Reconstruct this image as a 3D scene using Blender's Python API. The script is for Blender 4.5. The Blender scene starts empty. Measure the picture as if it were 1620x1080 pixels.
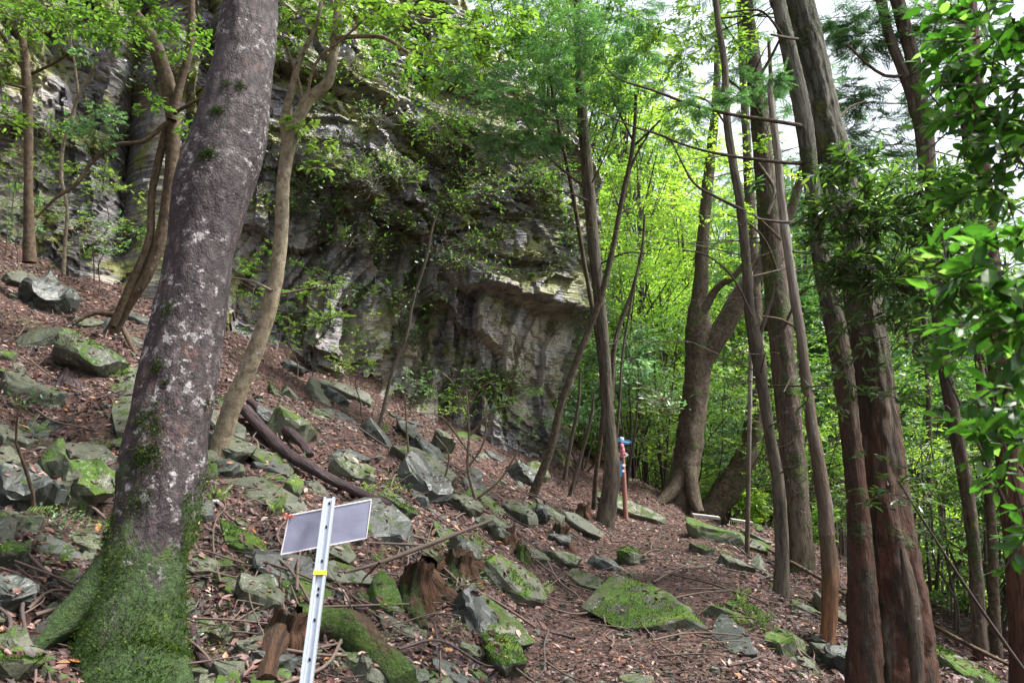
import bpy, bmesh, math, random
import numpy as np
from mathutils import Vector
from mathutils.bvhtree import BVHTree

# ------------------------------------------------------------------ camera, sky, sun, exposure
SC = bpy.context.scene
F, PITCH, EYE = 1260.0, math.radians(11.0), 1.6
cam_d = bpy.data.cameras.new("camera")
cam_d.lens, cam_d.sensor_width, cam_d.clip_start, cam_d.clip_end = 28.0, 36.0, 0.05, 2000.0
cam_d.dof.use_dof = True
cam_d.dof.focus_distance = 8.0
cam_d.dof.aperture_fstop = 5.6
cam = bpy.data.objects.new("camera", cam_d)
SC.collection.objects.link(cam)
cam.location = (0, 0, EYE)
cam.rotation_euler = (math.pi / 2 + PITCH, 0, 0)
SC.camera = cam

SUN_EL, SUN_AZ = math.radians(60), math.radians(90)      # azimuth from +Y towards +X
W = bpy.data.worlds.new("World")
SC.world = W
W.use_nodes = True
wn = W.node_tree
wn.nodes.clear()
sky = wn.nodes.new("ShaderNodeTexSky")
sky.sky_type = 'NISHITA'
sky.sun_disc = False
sky.sun_elevation = SUN_EL
sky.sun_rotation = SUN_AZ
sky.air_density, sky.dust_density, sky.ozone_density = 1.0, 4.0, 1.0
hs = wn.nodes.new("ShaderNodeHueSaturation")
hs.inputs["Saturation"].default_value = 0.38
bg = wn.nodes.new("ShaderNodeBackground")
bg.inputs["Strength"].default_value = 0.12
wo = wn.nodes.new("ShaderNodeOutputWorld")
wn.links.new(sky.outputs[0], hs.inputs["Color"])
wn.links.new(hs.outputs[0], bg.inputs[0])
wn.links.new(bg.outputs[0], wo.inputs[0])

sun_d = bpy.data.lights.new("sun", 'SUN')
sun_d.energy, sun_d.angle, sun_d.color = 3.2, math.radians(10), (1.0, 0.96, 0.9)
sun = bpy.data.objects.new("sun", sun_d)
SC.collection.objects.link(sun)
sd = Vector((math.sin(SUN_AZ) * math.cos(SUN_EL), math.cos(SUN_AZ) * math.cos(SUN_EL), math.sin(SUN_EL)))
sun.rotation_euler = sd.to_track_quat('Z', 'Y').to_euler()

SC.view_settings.view_transform = 'Standard'
SC.view_settings.look = 'None'
SC.view_settings.exposure = 1.72
SC.view_settings.gamma = 1.0
SC.cycles.max_bounces = 6
SC.cycles.diffuse_bounces = 3
SC.cycles.glossy_bounces = 2
SC.cycles.transmission_bounces = 4
SC.cycles.caustics_reflective = False
SC.cycles.caustics_refractive = False
SC.cycles.use_denoising = True

# ------------------------------------------------------------------ helpers
RS = np.random.RandomState
CP, SP = math.cos(PITCH), math.sin(PITCH)


def ray(px, py):
    u, v = (px - 810) / F, (540 - py) / F
    return np.array([u, CP - v * SP, SP + v * CP])


def at(px, py, Y):
    d = ray(px, py)
    return np.array([0, 0, EYE]) + d * (Y / d[1])


def hsh(ix, iy, iz, seed):
    h = (ix.astype(np.int64) * 73856093) ^ (iy.astype(np.int64) * 19349663) ^ (iz.astype(np.int64) * 83492791) ^ (seed * 2654435761)
    h = h & 0xffffffff
    h = (h ^ (h >> 15)) * 2246822519 & 0xffffffff
    h = (h ^ (h >> 13)) * 3266489917 & 0xffffffff
    return ((h ^ (h >> 16)) & 0xffffff) / float(0xffffff)


def vn(p, scale=1.0, seed=0):
    q = np.asarray(p, float) * scale
    i = np.floor(q)
    f = q - i
    f = f * f * (3 - 2 * f)
    i = i.astype(np.int64)
    r = 0
    for dx in (0, 1):
        for dy in (0, 1):
            for dz in (0, 1):
                w = (f[:, 0] if dx else 1 - f[:, 0]) * (f[:, 1] if dy else 1 - f[:, 1]) * (f[:, 2] if dz else 1 - f[:, 2])
                r = r + w * hsh(i[:, 0] + dx, i[:, 1] + dy, i[:, 2] + dz, seed)
    return r * 2 - 1


def fbm(p, scale=1.0, seed=0, octs=4, gain=.5):
    r, a = 0, 1.0
    for o in range(octs):
        r = r + a * vn(p, scale * 2 ** o, seed + o * 17)
        a *= gain
    return r


def smooth(a, b, x):
    t = np.clip((x - a) / (b - a), 0, 1)
    return t * t * (3 - 2 * t)


ORG = {}


def tag(o, label=None, cat=None, group=None, kind=None):
    if label: o["label"] = label
    if cat: o["category"] = cat
    if group: o["group"] = group
    if kind: o["kind"] = kind
    return o


def empty(name, loc, label, cat, group=None):
    o = bpy.data.objects.new(name, None)
    SC.collection.objects.link(o)
    o.empty_display_size = .1
    o.location = loc
    ORG[o] = np.array(loc, float)
    return tag(o, label, cat, group)


def make_mesh(name, parts, mats, off=(0, 0, 0), smooth_=True):
    """parts: list of (V, F[, matindex[, bk]]); F is an (m,k) array"""
    Vs, loops, sizes, mi, bks = [], [], [], [], []
    n = 0
    anybk = any(len(p) > 3 and p[3] is not None for p in parts)
    for p in parts:
        V, Fc = np.asarray(p[0], float), np.asarray(p[1])
        if len(V) == 0 or len(Fc) == 0: continue
        Vs.append(V)
        loops.append((Fc + n).ravel())
        sizes.append(np.full(len(Fc), Fc.shape[1]))
        mi.append(np.full(len(Fc), p[2] if len(p) > 2 else 0))
        if anybk:
            bks.append(np.asarray(p[3]) if len(p) > 3 and p[3] is not None else V)
        n += len(V)
    V = np.concatenate(Vs) - np.asarray(off, float)
    L = np.concatenate(loops).astype(np.int32)
    S = np.concatenate(sizes).astype(np.int32)
    MI = np.concatenate(mi).astype(np.int32)
    me = bpy.data.meshes.new(name)
    me.vertices.add(len(V))
    me.vertices.foreach_set("co", V.astype(np.float32).ravel())
    me.loops.add(len(L))
    me.loops.foreach_set("vertex_index", L)
    me.polygons.add(len(S))
    me.polygons.foreach_set("loop_start", np.concatenate([[0], np.cumsum(S)[:-1]]).astype(np.int32))
    me.polygons.foreach_set("loop_total", S)
    me.polygons.foreach_set("material_index", MI)
    me.polygons.foreach_set("use_smooth", np.full(len(S), bool(smooth_)))
    if anybk:
        a = me.attributes.new("bk", 'FLOAT_VECTOR', 'POINT')
        a.data.foreach_set("vector", np.concatenate(bks).astype(np.float32).ravel())
    for m in (mats if isinstance(mats, (list, tuple)) else [mats]):
        me.materials.append(m)
    me.update(calc_edges=True)
    me.validate()
    return me


def obj(name, parts, mats, parent=None, loc=None, smooth_=True):
    off = ORG[parent] if parent is not None else (loc if loc is not None else (0, 0, 0))
    me = make_mesh(name, parts, mats, off, smooth_)
    o = bpy.data.objects.new(name, me)
    SC.collection.objects.link(o)
    if parent is not None:
        o.parent = parent
        ORG[o] = ORG[parent]
    else:
        o.location = off
        ORG[o] = np.array(off, float)
    return o


def dup(src, loc, rot, scale, label=None, group=None):
    c = src.copy()
    SC.collection.objects.link(c)
    c.location, c.rotation_euler, c.scale = loc, rot, scale
    if label: c["label"] = label
    if group: c["group"] = group
    for ch in list(src.children):
        k = ch.copy()
        SC.collection.objects.link(k)
        k.parent = c
    return c


def crom(P, step):
    P = np.asarray(P, float)
    if len(P) == 2:
        n = max(2, int(np.linalg.norm(P[1, :3] - P[0, :3]) / step) + 1)
        t = np.linspace(0, 1, n)[:, None]
        return P[0] * (1 - t) + P[1] * t
    Q = np.vstack([2 * P[0] - P[1], P, 2 * P[-1] - P[-2]])
    out = []
    for i in range(1, len(Q) - 2):
        n = max(1, int(np.linalg.norm(Q[i + 1, :3] - Q[i, :3]) / step))
        t = np.arange(n)[:, None] / n
        a, b, c, d = Q[i - 1], Q[i], Q[i + 1], Q[i + 2]
        out.append(.5 * ((2 * b) + (-a + c) * t + (2 * a - 5 * b + 4 * c - d) * t ** 2 + (-a + 3 * b - 3 * c + d) * t ** 3))
    out.append(P[-1:])
    return np.vstack(out)


def tube(P, R, sides=10, step=.15, rough=0., rs=3.0, seed=0, lobes=None, jag=0., mat=0):
    """P (k,3) path, R radii. lobes(s, a) optional radius factor. returns part"""
    PR = crom(np.column_stack([P, R]), step)
    C, r = PR[:, :3], np.maximum(PR[:, 3], .0008)
    n = len(C)
    T = np.gradient(C, axis=0)
    T /= np.linalg.norm(T, axis=1)[:, None] + 1e-9
    N = np.zeros((n, 3))
    v = np.cross(T[0], [0.0, 0, 1.0] if abs(T[0, 2]) < .9 else [0, 1.0, 0])
    N[0] = v / np.linalg.norm(v)
    for i in range(1, n):
        v = N[i - 1] - T[i] * np.dot(N[i - 1], T[i])
        N[i] = v / (np.linalg.norm(v) + 1e-9)
    B = np.cross(T, N)
    s = np.concatenate([[0], np.cumsum(np.linalg.norm(np.diff(C, axis=0), axis=1))])
    a = np.arange(sides) / sides * 2 * math.pi
    ca, sa = np.cos(a), np.sin(a)
    Rm = float(np.mean(r))
    bk = np.stack([np.broadcast_to(ca * Rm, (n, sides)), np.broadcast_to(sa * Rm, (n, sides)), np.broadcast_to(s[:, None], (n, sides))], -1).reshape(-1, 3)
    rr = np.repeat(r, sides).reshape(n, sides)
    if lobes is not None:
        rr = rr * lobes(s[:, None], a[None, :])
    if rough:
        q = bk / max(Rm, .02) * np.array([1, 1, .35])
        rr = rr * (1 + rough * fbm(q, rs, seed, 3).reshape(n, sides))
    V = C[:, None, :] + rr[..., None] * (N[:, None, :] * ca[None, :, None] + B[:, None, :] * sa[None, :, None])
    if jag:
        rg = RS(seed + 5)
        an = np.stack([ca * 1.3, sa * 1.3, 0 * ca + seed], 1)
        jj = np.clip(.45 + .8 * vn(an, 1.0, seed + 5) + .35 * vn(an, 4.0, seed + 6), 0, 1.3) * jag
        for kk, wt in ((-1, 1), (-2, .8), (-3, .6), (-4, .4), (-5, .2)):
            if abs(kk) < n: V[kk] += T[-1] * (jj * wt)[:, None]
    V = V.reshape(-1, 3)
    i = np.arange(n - 1)[:, None] * sides
    j = np.arange(sides)[None, :]
    j2 = (j + 1) % sides
    Fq = np.stack([i + j, i + j2, i + sides + j2, i + sides + j], -1).reshape(-1, 4)
    # end caps as fans of quads is fiddly: use a centre vertex and triangles
    V2 = np.vstack([V, C[-1:] + (T[-1] * r[-1] * .3 if not jag else -T[-1] * r[-1] * .8)])
    bk2 = np.vstack([bk, [[0, 0, s[-1]]]])
    tri = np.stack([(n - 1) * sides + np.arange(sides), (n - 1) * sides + (np.arange(sides) + 1) % sides, np.full(sides, n * sides)], -1)
    tri4 = np.column_stack([tri, tri[:, 2]])
    return [(V2, Fq, mat, bk2), (V2 * 1.0, tri, mat, bk2)]


def flat_parts(pp):
    return [p for q in pp for p in (q if isinstance(q, list) else [q])]


def sticks(A, B, r0, r1, mat=0):
    """many straight 3-sided twigs at once"""
    A, B = np.asarray(A, float), np.asarray(B, float)
    n = len(A)
    T = B - A
    T /= np.linalg.norm(T, axis=1)[:, None] + 1e-9
    U = np.cross(T, np.array([.31, .2, .93]))
    U /= np.linalg.norm(U, axis=1)[:, None] + 1e-9
    Wv = np.cross(T, U)
    r0 = np.broadcast_to(r0, (n,))[:, None]
    r1 = np.broadcast_to(r1, (n,))[:, None]
    V = []
    for P_, r in ((A, r0), (B, r1)):
        for k in range(3):
            a = k * 2.0944
            V.append(P_ + r * (math.cos(a) * U + math.sin(a) * Wv))
    V = np.stack(V, 1).reshape(-1, 3)
    b = np.arange(n)[:, None] * 6
    Fq = np.concatenate([b + np.array([[0, 1, 4, 3]]), b + np.array([[1, 2, 5, 4]]), b + np.array([[2, 0, 3, 5]])])
    return (V, Fq, mat)


# leaf templates: unit length along x
TM = {
    'lance': (np.array([[0, 0, 0], [.3, .14, .04], [.68, .12, .02], [1, 0, -.06], [.68, -.12, .02], [.3, -.14, .04], [.35, 0, -.01], [.7, 0, -.01]], float),
              [[0, 6, 1, 1], [6, 7, 2, 1], [7, 3, 2, 2], [0, 5, 6, 6], [6, 5, 4, 7], [7, 4, 3, 3]]),
    'broad': (np.array([[0, 0, 0], [.3, .21, .05], [.68, .19, .02], [1, 0, -.06], [.68, -.19, .02], [.3, -.21, .05], [.35, 0, -.01], [.7, 0, -.01]], float),
              [[0, 6, 1, 1], [6, 7, 2, 1], [7, 3, 2, 2], [0, 5, 6, 6], [6, 5, 4, 7], [7, 4, 3, 3]]),
    'small': (np.array([[0, 0, 0], [.45, .23, .05], [1, 0, -.03], [.45, -.23, .05]], float), [[0, 3, 2, 1]]),
    'thin': (np.array([[0, 0, 0], [.4, .13, .04], [1, 0, -.06], [.4, -.13, .04]], float), [[0, 3, 2, 1]]),
}
fv, ff = [], []
for k in range(9):
    x0 = k * .1
    for sgn in (-1, 1):
        if k == 8 and sgn == 1: continue
        ang = math.radians(48) * sgn if k < 8 else 0
        ln = .34 * (1 - k * .07)
        dx, dy = math.cos(ang) * ln, math.sin(ang) * ln
        nx, ny = -math.sin(ang) * .032, math.cos(ang) * .032
        b = len(fv)
        fv += [[x0, 0, 0], [x0 + dx * .5 + nx, dy * .5 + ny, 0], [x0 + dx, dy, -.05], [x0 + dx * .5 - nx, dy * .5 - ny, 0]]
        ff.append([b, b + 3, b + 2, b + 1])
TM['frond'] = (np.array(fv, float), ff)


def leaves(P, D, Nn, S, tm='small', mat=1):
    tv, tf = TM[tm]
    tri = [f for f in tf if f[2] == f[3]]
    quad = [f for f in tf if f[2] != f[3]]
    D = D / (np.linalg.norm(D, axis=1)[:, None] + 1e-9)
    Y = np.cross(Nn, D)
    Y /= np.linalg.norm(Y, axis=1)[:, None] + 1e-9
    Z = np.cross(D, Y)
    S = np.broadcast_to(S, (len(P),))[:, None, None]
    V = P[:, None, :] + S * (tv[None, :, 0, None] * D[:, None, :] + tv[None, :, 1, None] * Y[:, None, :] + tv[None, :, 2, None] * Z[:, None, :])
    k = len(tv)
    V = V.reshape(-1, 3)
    b = np.arange(len(P))[:, None, None] * k
    out = []
    Fq = (b + np.array(quad)[None]).reshape(-1, 4) if quad else None
    if tri:
        # one vertex block, two face arities: build quads and tris on the same vertices
        Ft = (b + np.array(tri)[None, :, :3]).reshape(-1, 3)
        out.append(('multi', V, Fq, Ft, mat))
    else:
        out.append((V, Fq, mat))
    return out


def fix(parts):
    """expand 'multi' parts (shared vertices, mixed face sizes) by making all faces triangles"""
    res = []
    for p in flat_parts(parts):
        if isinstance(p[0], str):
            _, V, Fq, Ft, m = p
            T = np.concatenate([Fq[:, [0, 1, 2]], Fq[:, [0, 2, 3]], Ft])
            res.append((V, T, m))
        else:
            res.append(p)
    return res


def cloud(rg, c, rad, ntw, nlf, L, tm='small', droop=.15, flat=.35, twr=.004, ang=50, upj=.35):
    """a cluster of leafy twigs filling an ellipsoid; twigs mat 0, leaves mat 1"""
    c = np.asarray(c, float)
    rad = np.broadcast_to(np.asarray(rad, float), (3,))
    d = rg.normal(size=(ntw, 3))
    d /= np.linalg.norm(d, axis=1)[:, None]
    a = c + d * rad * (rg.rand(ntw, 1) ** .6) * .62
    out = d * np.array([1, 1, flat]) + rg.normal(size=(ntw, 3)) * .35 * np.array([1, 1, flat])
    out[:, 2] -= droop
    out /= np.linalg.norm(out, axis=1)[:, None]
    ln = rad.mean() * (.35 + .45 * rg.rand(ntw))
    e = a + out * ln[:, None]
    parts = [sticks(a, e, twr, twr * .4, 0)]
    t = np.linspace(.12, 1, nlf)
    P = (a[:, None, :] + (e - a)[:, None, :] * t[None, :, None]).reshape(-1, 3)
    Dt = np.repeat(out, nlf, 0)
    sgn = np.tile(np.where(np.arange(nlf) % 2 == 0, 1, -1), ntw)
    up = np.array([0, 0, 1.0]) + rg.normal(size=(ntw * nlf, 3)) * upj
    side = np.cross(up, Dt)
    side /= np.linalg.norm(side, axis=1)[:, None] + 1e-9
    an = np.radians(ang) + rg.normal(size=ntw * nlf) * .25
    D = Dt * np.cos(an)[:, None] + side * (np.sin(an) * sgn)[:, None]
    D[:, 2] -= .12
    S = L * (.65 + .6 * rg.rand(ntw * nlf))
    parts += leaves(P, D, up, S, tm)
    return parts


# ------------------------------------------------------------------ materials
def new_mat(name):
    m = bpy.data.materials.new(name)
    m.use_nodes = True
    nt = m.node_tree
    nt.nodes.clear()
    return m, nt


class NB:
    def __init__(s, nt): s.nt = nt

    def n(s, t, ins=None, **kw):
        nd = s.nt.nodes.new(t)
        for k, v in kw.items(): setattr(nd, k, v)
        for k, v in (ins or {}).items():
            if hasattr(v, "is_output") or isinstance(v, bpy.types.NodeSocket):
                s.nt.links.new(v, nd.inputs[k])
            else:
                nd.inputs[k].default_value = v
        return nd

    def noise(s, vec, scale, detail=4, rough=.55, dist=0.):
        return s.n("ShaderNodeTexNoise", {"Vector": vec, "Scale": scale, "Detail": detail, "Roughness": rough, "Distortion": dist}).outputs["Fac"]

    def vor(s, vec, scale, feature='F1'):
        return s.n("ShaderNodeTexVoronoi", {"Vector": vec, "Scale": scale}, feature=feature).outputs["Distance"]

    def map(s, vec, sc=(1, 1, 1), rot=(0, 0, 0)):
        return s.n("ShaderNodeMapping", {"Vector": vec, "Scale": sc, "Rotation": rot}).outputs[0]

    def rng(s, v, a, b, c=0., d=1.):
        return s.n("ShaderNodeMapRange", {"Value": v, "From Min": a, "From Max": b, "To Min": c, "To Max": d}).outputs[0]

    def mix(s, f, a, b, mode='MIX'):
        nd = s.nt.nodes.new("ShaderNodeMix")
        nd.data_type, nd.blend_type = 'RGBA', mode
        for i, v in ((0, f), (6, a), (7, b)):
            if isinstance(v, bpy.types.NodeSocket): s.nt.links.new(v, nd.inputs[i])
            else: nd.inputs[i].default_value = v if i == 0 else (tuple(v) + (1,))[:4]
        return nd.outputs[2]

    def math(s, op, a, b=0.):
        return s.n("ShaderNodeMath", {0: a, 1: b}, operation=op).outputs[0]

    def ramp(s, v, stops, interp='LINEAR'):
        nd = s.n("ShaderNodeValToRGB", {"Fac": v})
        nd.color_ramp.interpolation = interp
        el = nd.color_ramp.elements
        while len(el) < len(stops): el.new(.5)
        for e, (p, c) in zip(el, stops):
            e.position, e.color = p, tuple(c) + (1,)
        return nd.outputs["Color"]

    def out(s, col, rough=.8, bump=None, bstr=.5, bdist=.02, spec=.3):
        p = s.n("ShaderNodeBsdfPrincipled", {"Base Color": col if isinstance(col, bpy.types.NodeSocket) else tuple(col) + (1,), "Roughness": rough, "Specular IOR Level": spec})
        if bump is not None:
            b = s.n("ShaderNodeBump", {"Height": bump, "Strength": bstr, "Distance": bdist})
            s.nt.links.new(b.outputs[0], p.inputs["Normal"])
        o = s.n("ShaderNodeOutputMaterial")
        s.nt.links.new(p.outputs[0], o.inputs[0])
        return p


def leaf_mat(name, stops, rough=.4, trans=.4, tcol=None, spec=.5, objvar=.0):
    m, nt = new_mat(name)
    b = NB(nt)
    g = b.n("ShaderNodeNewGeometry")
    col = b.ramp(g.outputs["Random Per Island"], stops)
    if objvar:
        oi = b.n("ShaderNodeObjectInfo")
        h = b.n("ShaderNodeHueSaturation", {"Color": col, "Hue": b.rng(oi.outputs["Random"], 0, 1, .5 - objvar, .5 + objvar), "Value": b.rng(oi.outputs["Random"], 0, 1, 1.15, .8)})
        col = h.outputs[0]
    p = b.n("ShaderNodeBsdfPrincipled", {"Base Color": col, "Roughness": rough, "Specular IOR Level": spec})
    tc = b.mix(1.0, col, tcol or (1.9, 2.1, .8), 'MULTIPLY')
    t = b.n("ShaderNodeBsdfTranslucent", {"Color": tc})
    mx = b.n("ShaderNodeMixShader", {0: trans, 1: p.outputs[0], 2: t.outputs[0]})
    o = b.n("ShaderNodeOutputMaterial")
    nt.links.new(mx.outputs[0], o.inputs[0])
    return m


def bark_mat(name, c1, c2, c3, moss=.0, lich=.0, fib=0., mosscol=(.05, .085, .015), bs=.6, rough=.85, mossz=None, scale=1.0, grad=None, crk=1.0, warm=False):
    """fib: vertical fibre stretch; moss/lich: coverage; mossz: (z0, z1) heights over which moss fades in object space"""
    m, nt = new_mat(name)
    b = NB(nt)
    a = b.n("ShaderNodeAttribute", attribute_name="bk").outputs["Vector"]
    v = b.map(a, (scale, scale, scale * (.12 if fib else .6)))
    big = b.noise(v, 5, 5)
    fine = b.noise(v, 34 if fib else 30, 7, .7)
    col = b.mix(b.rng(big, .35, .65), c1, c2)
    if grad:
        zz = b.n("ShaderNodeSeparateXYZ", {0: a}).outputs[2]
        col = b.mix(b.rng(b.math('ADD', zz, b.math('MULTIPLY', b.noise(a, 3, 4), .8)), grad[0], grad[1]), grad[2], col)
    mid = b.noise(v, 13, 5, .7)
    col = b.mix(b.rng(mid, .56, .72, 0, .8), col, tuple(min(1, x * 1.4) for x in c2))
    col = b.mix(b.rng(mid, .46, .34, 0, .7), col, tuple(x * .6 for x in c1))
    if warm: col = b.mix(b.rng(b.noise(b.map(a, (1, 1, .8)), 4, 6, .7), .55, .68, 0, .8), col, (.17, .085, .055))
    col = b.mix(b.rng(fine, .46, .60, 0, .92), col, c3)
    h = b.math('ADD', fine, b.math('MULTIPLY', b.noise(v, 120, 3), .4))
    if not fib:
        cr = b.vor(b.map(a, (scale, scale, scale * .45)), 28)
        h = b.math('ADD', h, b.math('MULTIPLY', cr, .6))
        col = b.mix(b.rng(cr, .25, .6, 0, .75 * crk), col, tuple(x * .35 for x in c1))
        h = b.math('SUBTRACT', h, b.math('MULTIPLY', cr, 1.3 * crk))
    if lich:
        ln = b.noise(a, 17, 8, .78)
        l2 = b.math('MULTIPLY', b.rng(ln, .62 - lich * .12, .66 - lich * .1), b.rng(b.noise(a, 2.6, 3), .44, .52))
        col = b.mix(b.math('MULTIPLY', l2, .85), col, (.36, .34, .34))
    if moss:
        mn = b.noise(b.map(a, (1, 1, .5)), 4.5, 8, .65)
        mk = b.rng(mn, .72 - moss * .35, .78 - moss * .35)
        if mossz:
            z = b.n("ShaderNodeSeparateXYZ", {0: a}).outputs[2]
            mm = b.rng(z, mossz[0], mossz[1], .3, -.16)
            mk = b.rng(b.math('ADD', mn, mm), .56, .64)
        mc = b.mix(b.rng(b.noise(a, 38, 5, .7), .35, .65), tuple(x * .45 for x in mosscol), tuple(x * 1.5 for x in mosscol))
        mc = b.mix(b.rng(b.noise(a, 5, 5), .55, .7), mc, (mosscol[0] * 2.6, mosscol[1] * 2.0, mosscol[2] * 1.6))
        col = b.mix(b.math('MULTIPLY', mk, .92), col, mc)
        h = b.math('ADD', h, b.math('MULTIPLY', b.math('MULTIPLY', mk, b.noise(a, 45, 5, .7)), 1.6))
    b.out(col, rough, h, bs, .045 if fib else .03)
    return m


def rock_mat(name, base, tan, moss, wet=.0, mossc=(.035, .06, .010)):
    m, nt = new_mat(name)
    b = NB(nt)
    oc = b.n("ShaderNodeTexCoord").outputs["Object"]
    oi = b.n("ShaderNodeObjectInfo")
    off = b.n("ShaderNodeVectorMath", {0: oc, 1: oi.outputs["Location"]}, operation='ADD').outputs[0]
    n1 = b.noise(off, 3, 6, .6)
    n2 = b.noise(off, 18, 6, .7)
    col = b.mix(b.rng(n1, .35, .65), base, tan)
    col = b.mix(b.rng(n2, .4, .75), col, tuple(x * 1.8 for x in base))
    col = b.mix(b.rng(b.noise(off, 7, 4), .55, .7, 0, .6), col, tuple(x * .5 for x in base))
    h2 = b.n("ShaderNodeHueSaturation", {"Color": col, "Value": b.rng(oi.outputs["Random"], 0, 1, .75, 1.3)})
    col = h2.outputs[0]
    nz = b.n("ShaderNodeSeparateXYZ", {0: b.n("ShaderNodeNewGeometry").outputs["Normal"]}).outputs[2]
    mn = b.math('ADD', b.noise(off, 5.5, 9, .72), b.math('MULTIPLY', nz, .16))
    mr = b.math('ADD', mn, b.rng(oi.outputs["Random"], 0, 1, -.05, .07))
    mk = b.rng(mr, .80 - moss * .3, .86 - moss * .3)
    mc = b.mix(b.rng(b.noise(off, 45, 5, .7), .35, .65), tuple(x * .5 for x in mossc), tuple(x * 1.7 for x in mossc))
    mc = b.mix(b.rng(b.noise(off, 6, 4), .52, .68), mc, (mossc[0] * 2.2, mossc[1] * 1.6, mossc[2] * 1.6))
    col = b.mix(b.math('MULTIPLY', mk, b.rng(n2, .25, .5, .55, 1)), col, mc)
    lk = b.math('MULTIPLY', b.rng(b.noise(off, 30, 6, .75), .56, .62), b.rng(b.noise(off, 2.5, 2), .48, .6))
    col = b.mix(b.math('MULTIPLY', lk, .6), col, (.30, .33, .29))
    h = b.math('ADD', b.math('ADD', n1, b.math('MULTIPLY', n2, .5)), b.math('MULTIPLY', b.math('MULTIPLY', mk, b.noise(off, 90, 4)), .9))
    b.out(col, b.rng(mk, 0, 1, .62 - wet * .25, .95), h, .55, .03, spec=.35)
    return m


def simple(name, col, rough=.6, metal=0., noise_amt=.15, sc=20, spec=.4):
    m, nt = new_mat(name)
    b = NB(nt)
    oc = b.n("ShaderNodeTexCoord").outputs["Object"]
    nz = b.noise(oc, sc, 5)
    c = b.mix(b.rng(nz, .3, .7), tuple(x * (1 - noise_amt) for x in col), tuple(x * (1 + noise_amt) for x in col))
    p = b.out(c, rough, nz, .15, .004, spec)
    p.inputs["Metallic"].default_value = metal
    return m


def ground_material():
    m, nt = new_mat("forest_floor")
    b = NB(nt)
    oc = b.n("ShaderNodeTexCoord").outputs["Object"]
    n1 = b.noise(oc, 1.3, 6)
    n2 = b.noise(oc, 22, 6, .7)
    v = b.n("ShaderNodeTexVoronoi", {"Vector": oc, "Scale": 26.0})
    chip = b.ramp(b.n("ShaderNodeSeparateColor", {0: v.outputs["Color"]}).outputs[0],
                  [(0, (.035, .017, .015)), (.4, (.075, .035, .028)), (.7, (.12, .06, .045)), (.92, (.2, .12, .09)), (1, (.05, .06, .03))])
    col = b.mix(b.rng(n2, .3, .6), (.028, .018, .016), chip)
    mossk = b.rng(n1, .6, .7, 0, .55)
    col = b.mix(mossk, col, (.045, .06, .02))
    far = b.rng(b.n("ShaderNodeVectorMath", {0: oc}, operation='LENGTH').outputs["Value"], 22, 40)
    col = b.mix(far, col, (.05, .08, .025))
    b.out(col, .85, b.math('ADD', n2, v.outputs["Distance"]), .8, .03)
    return m


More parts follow.
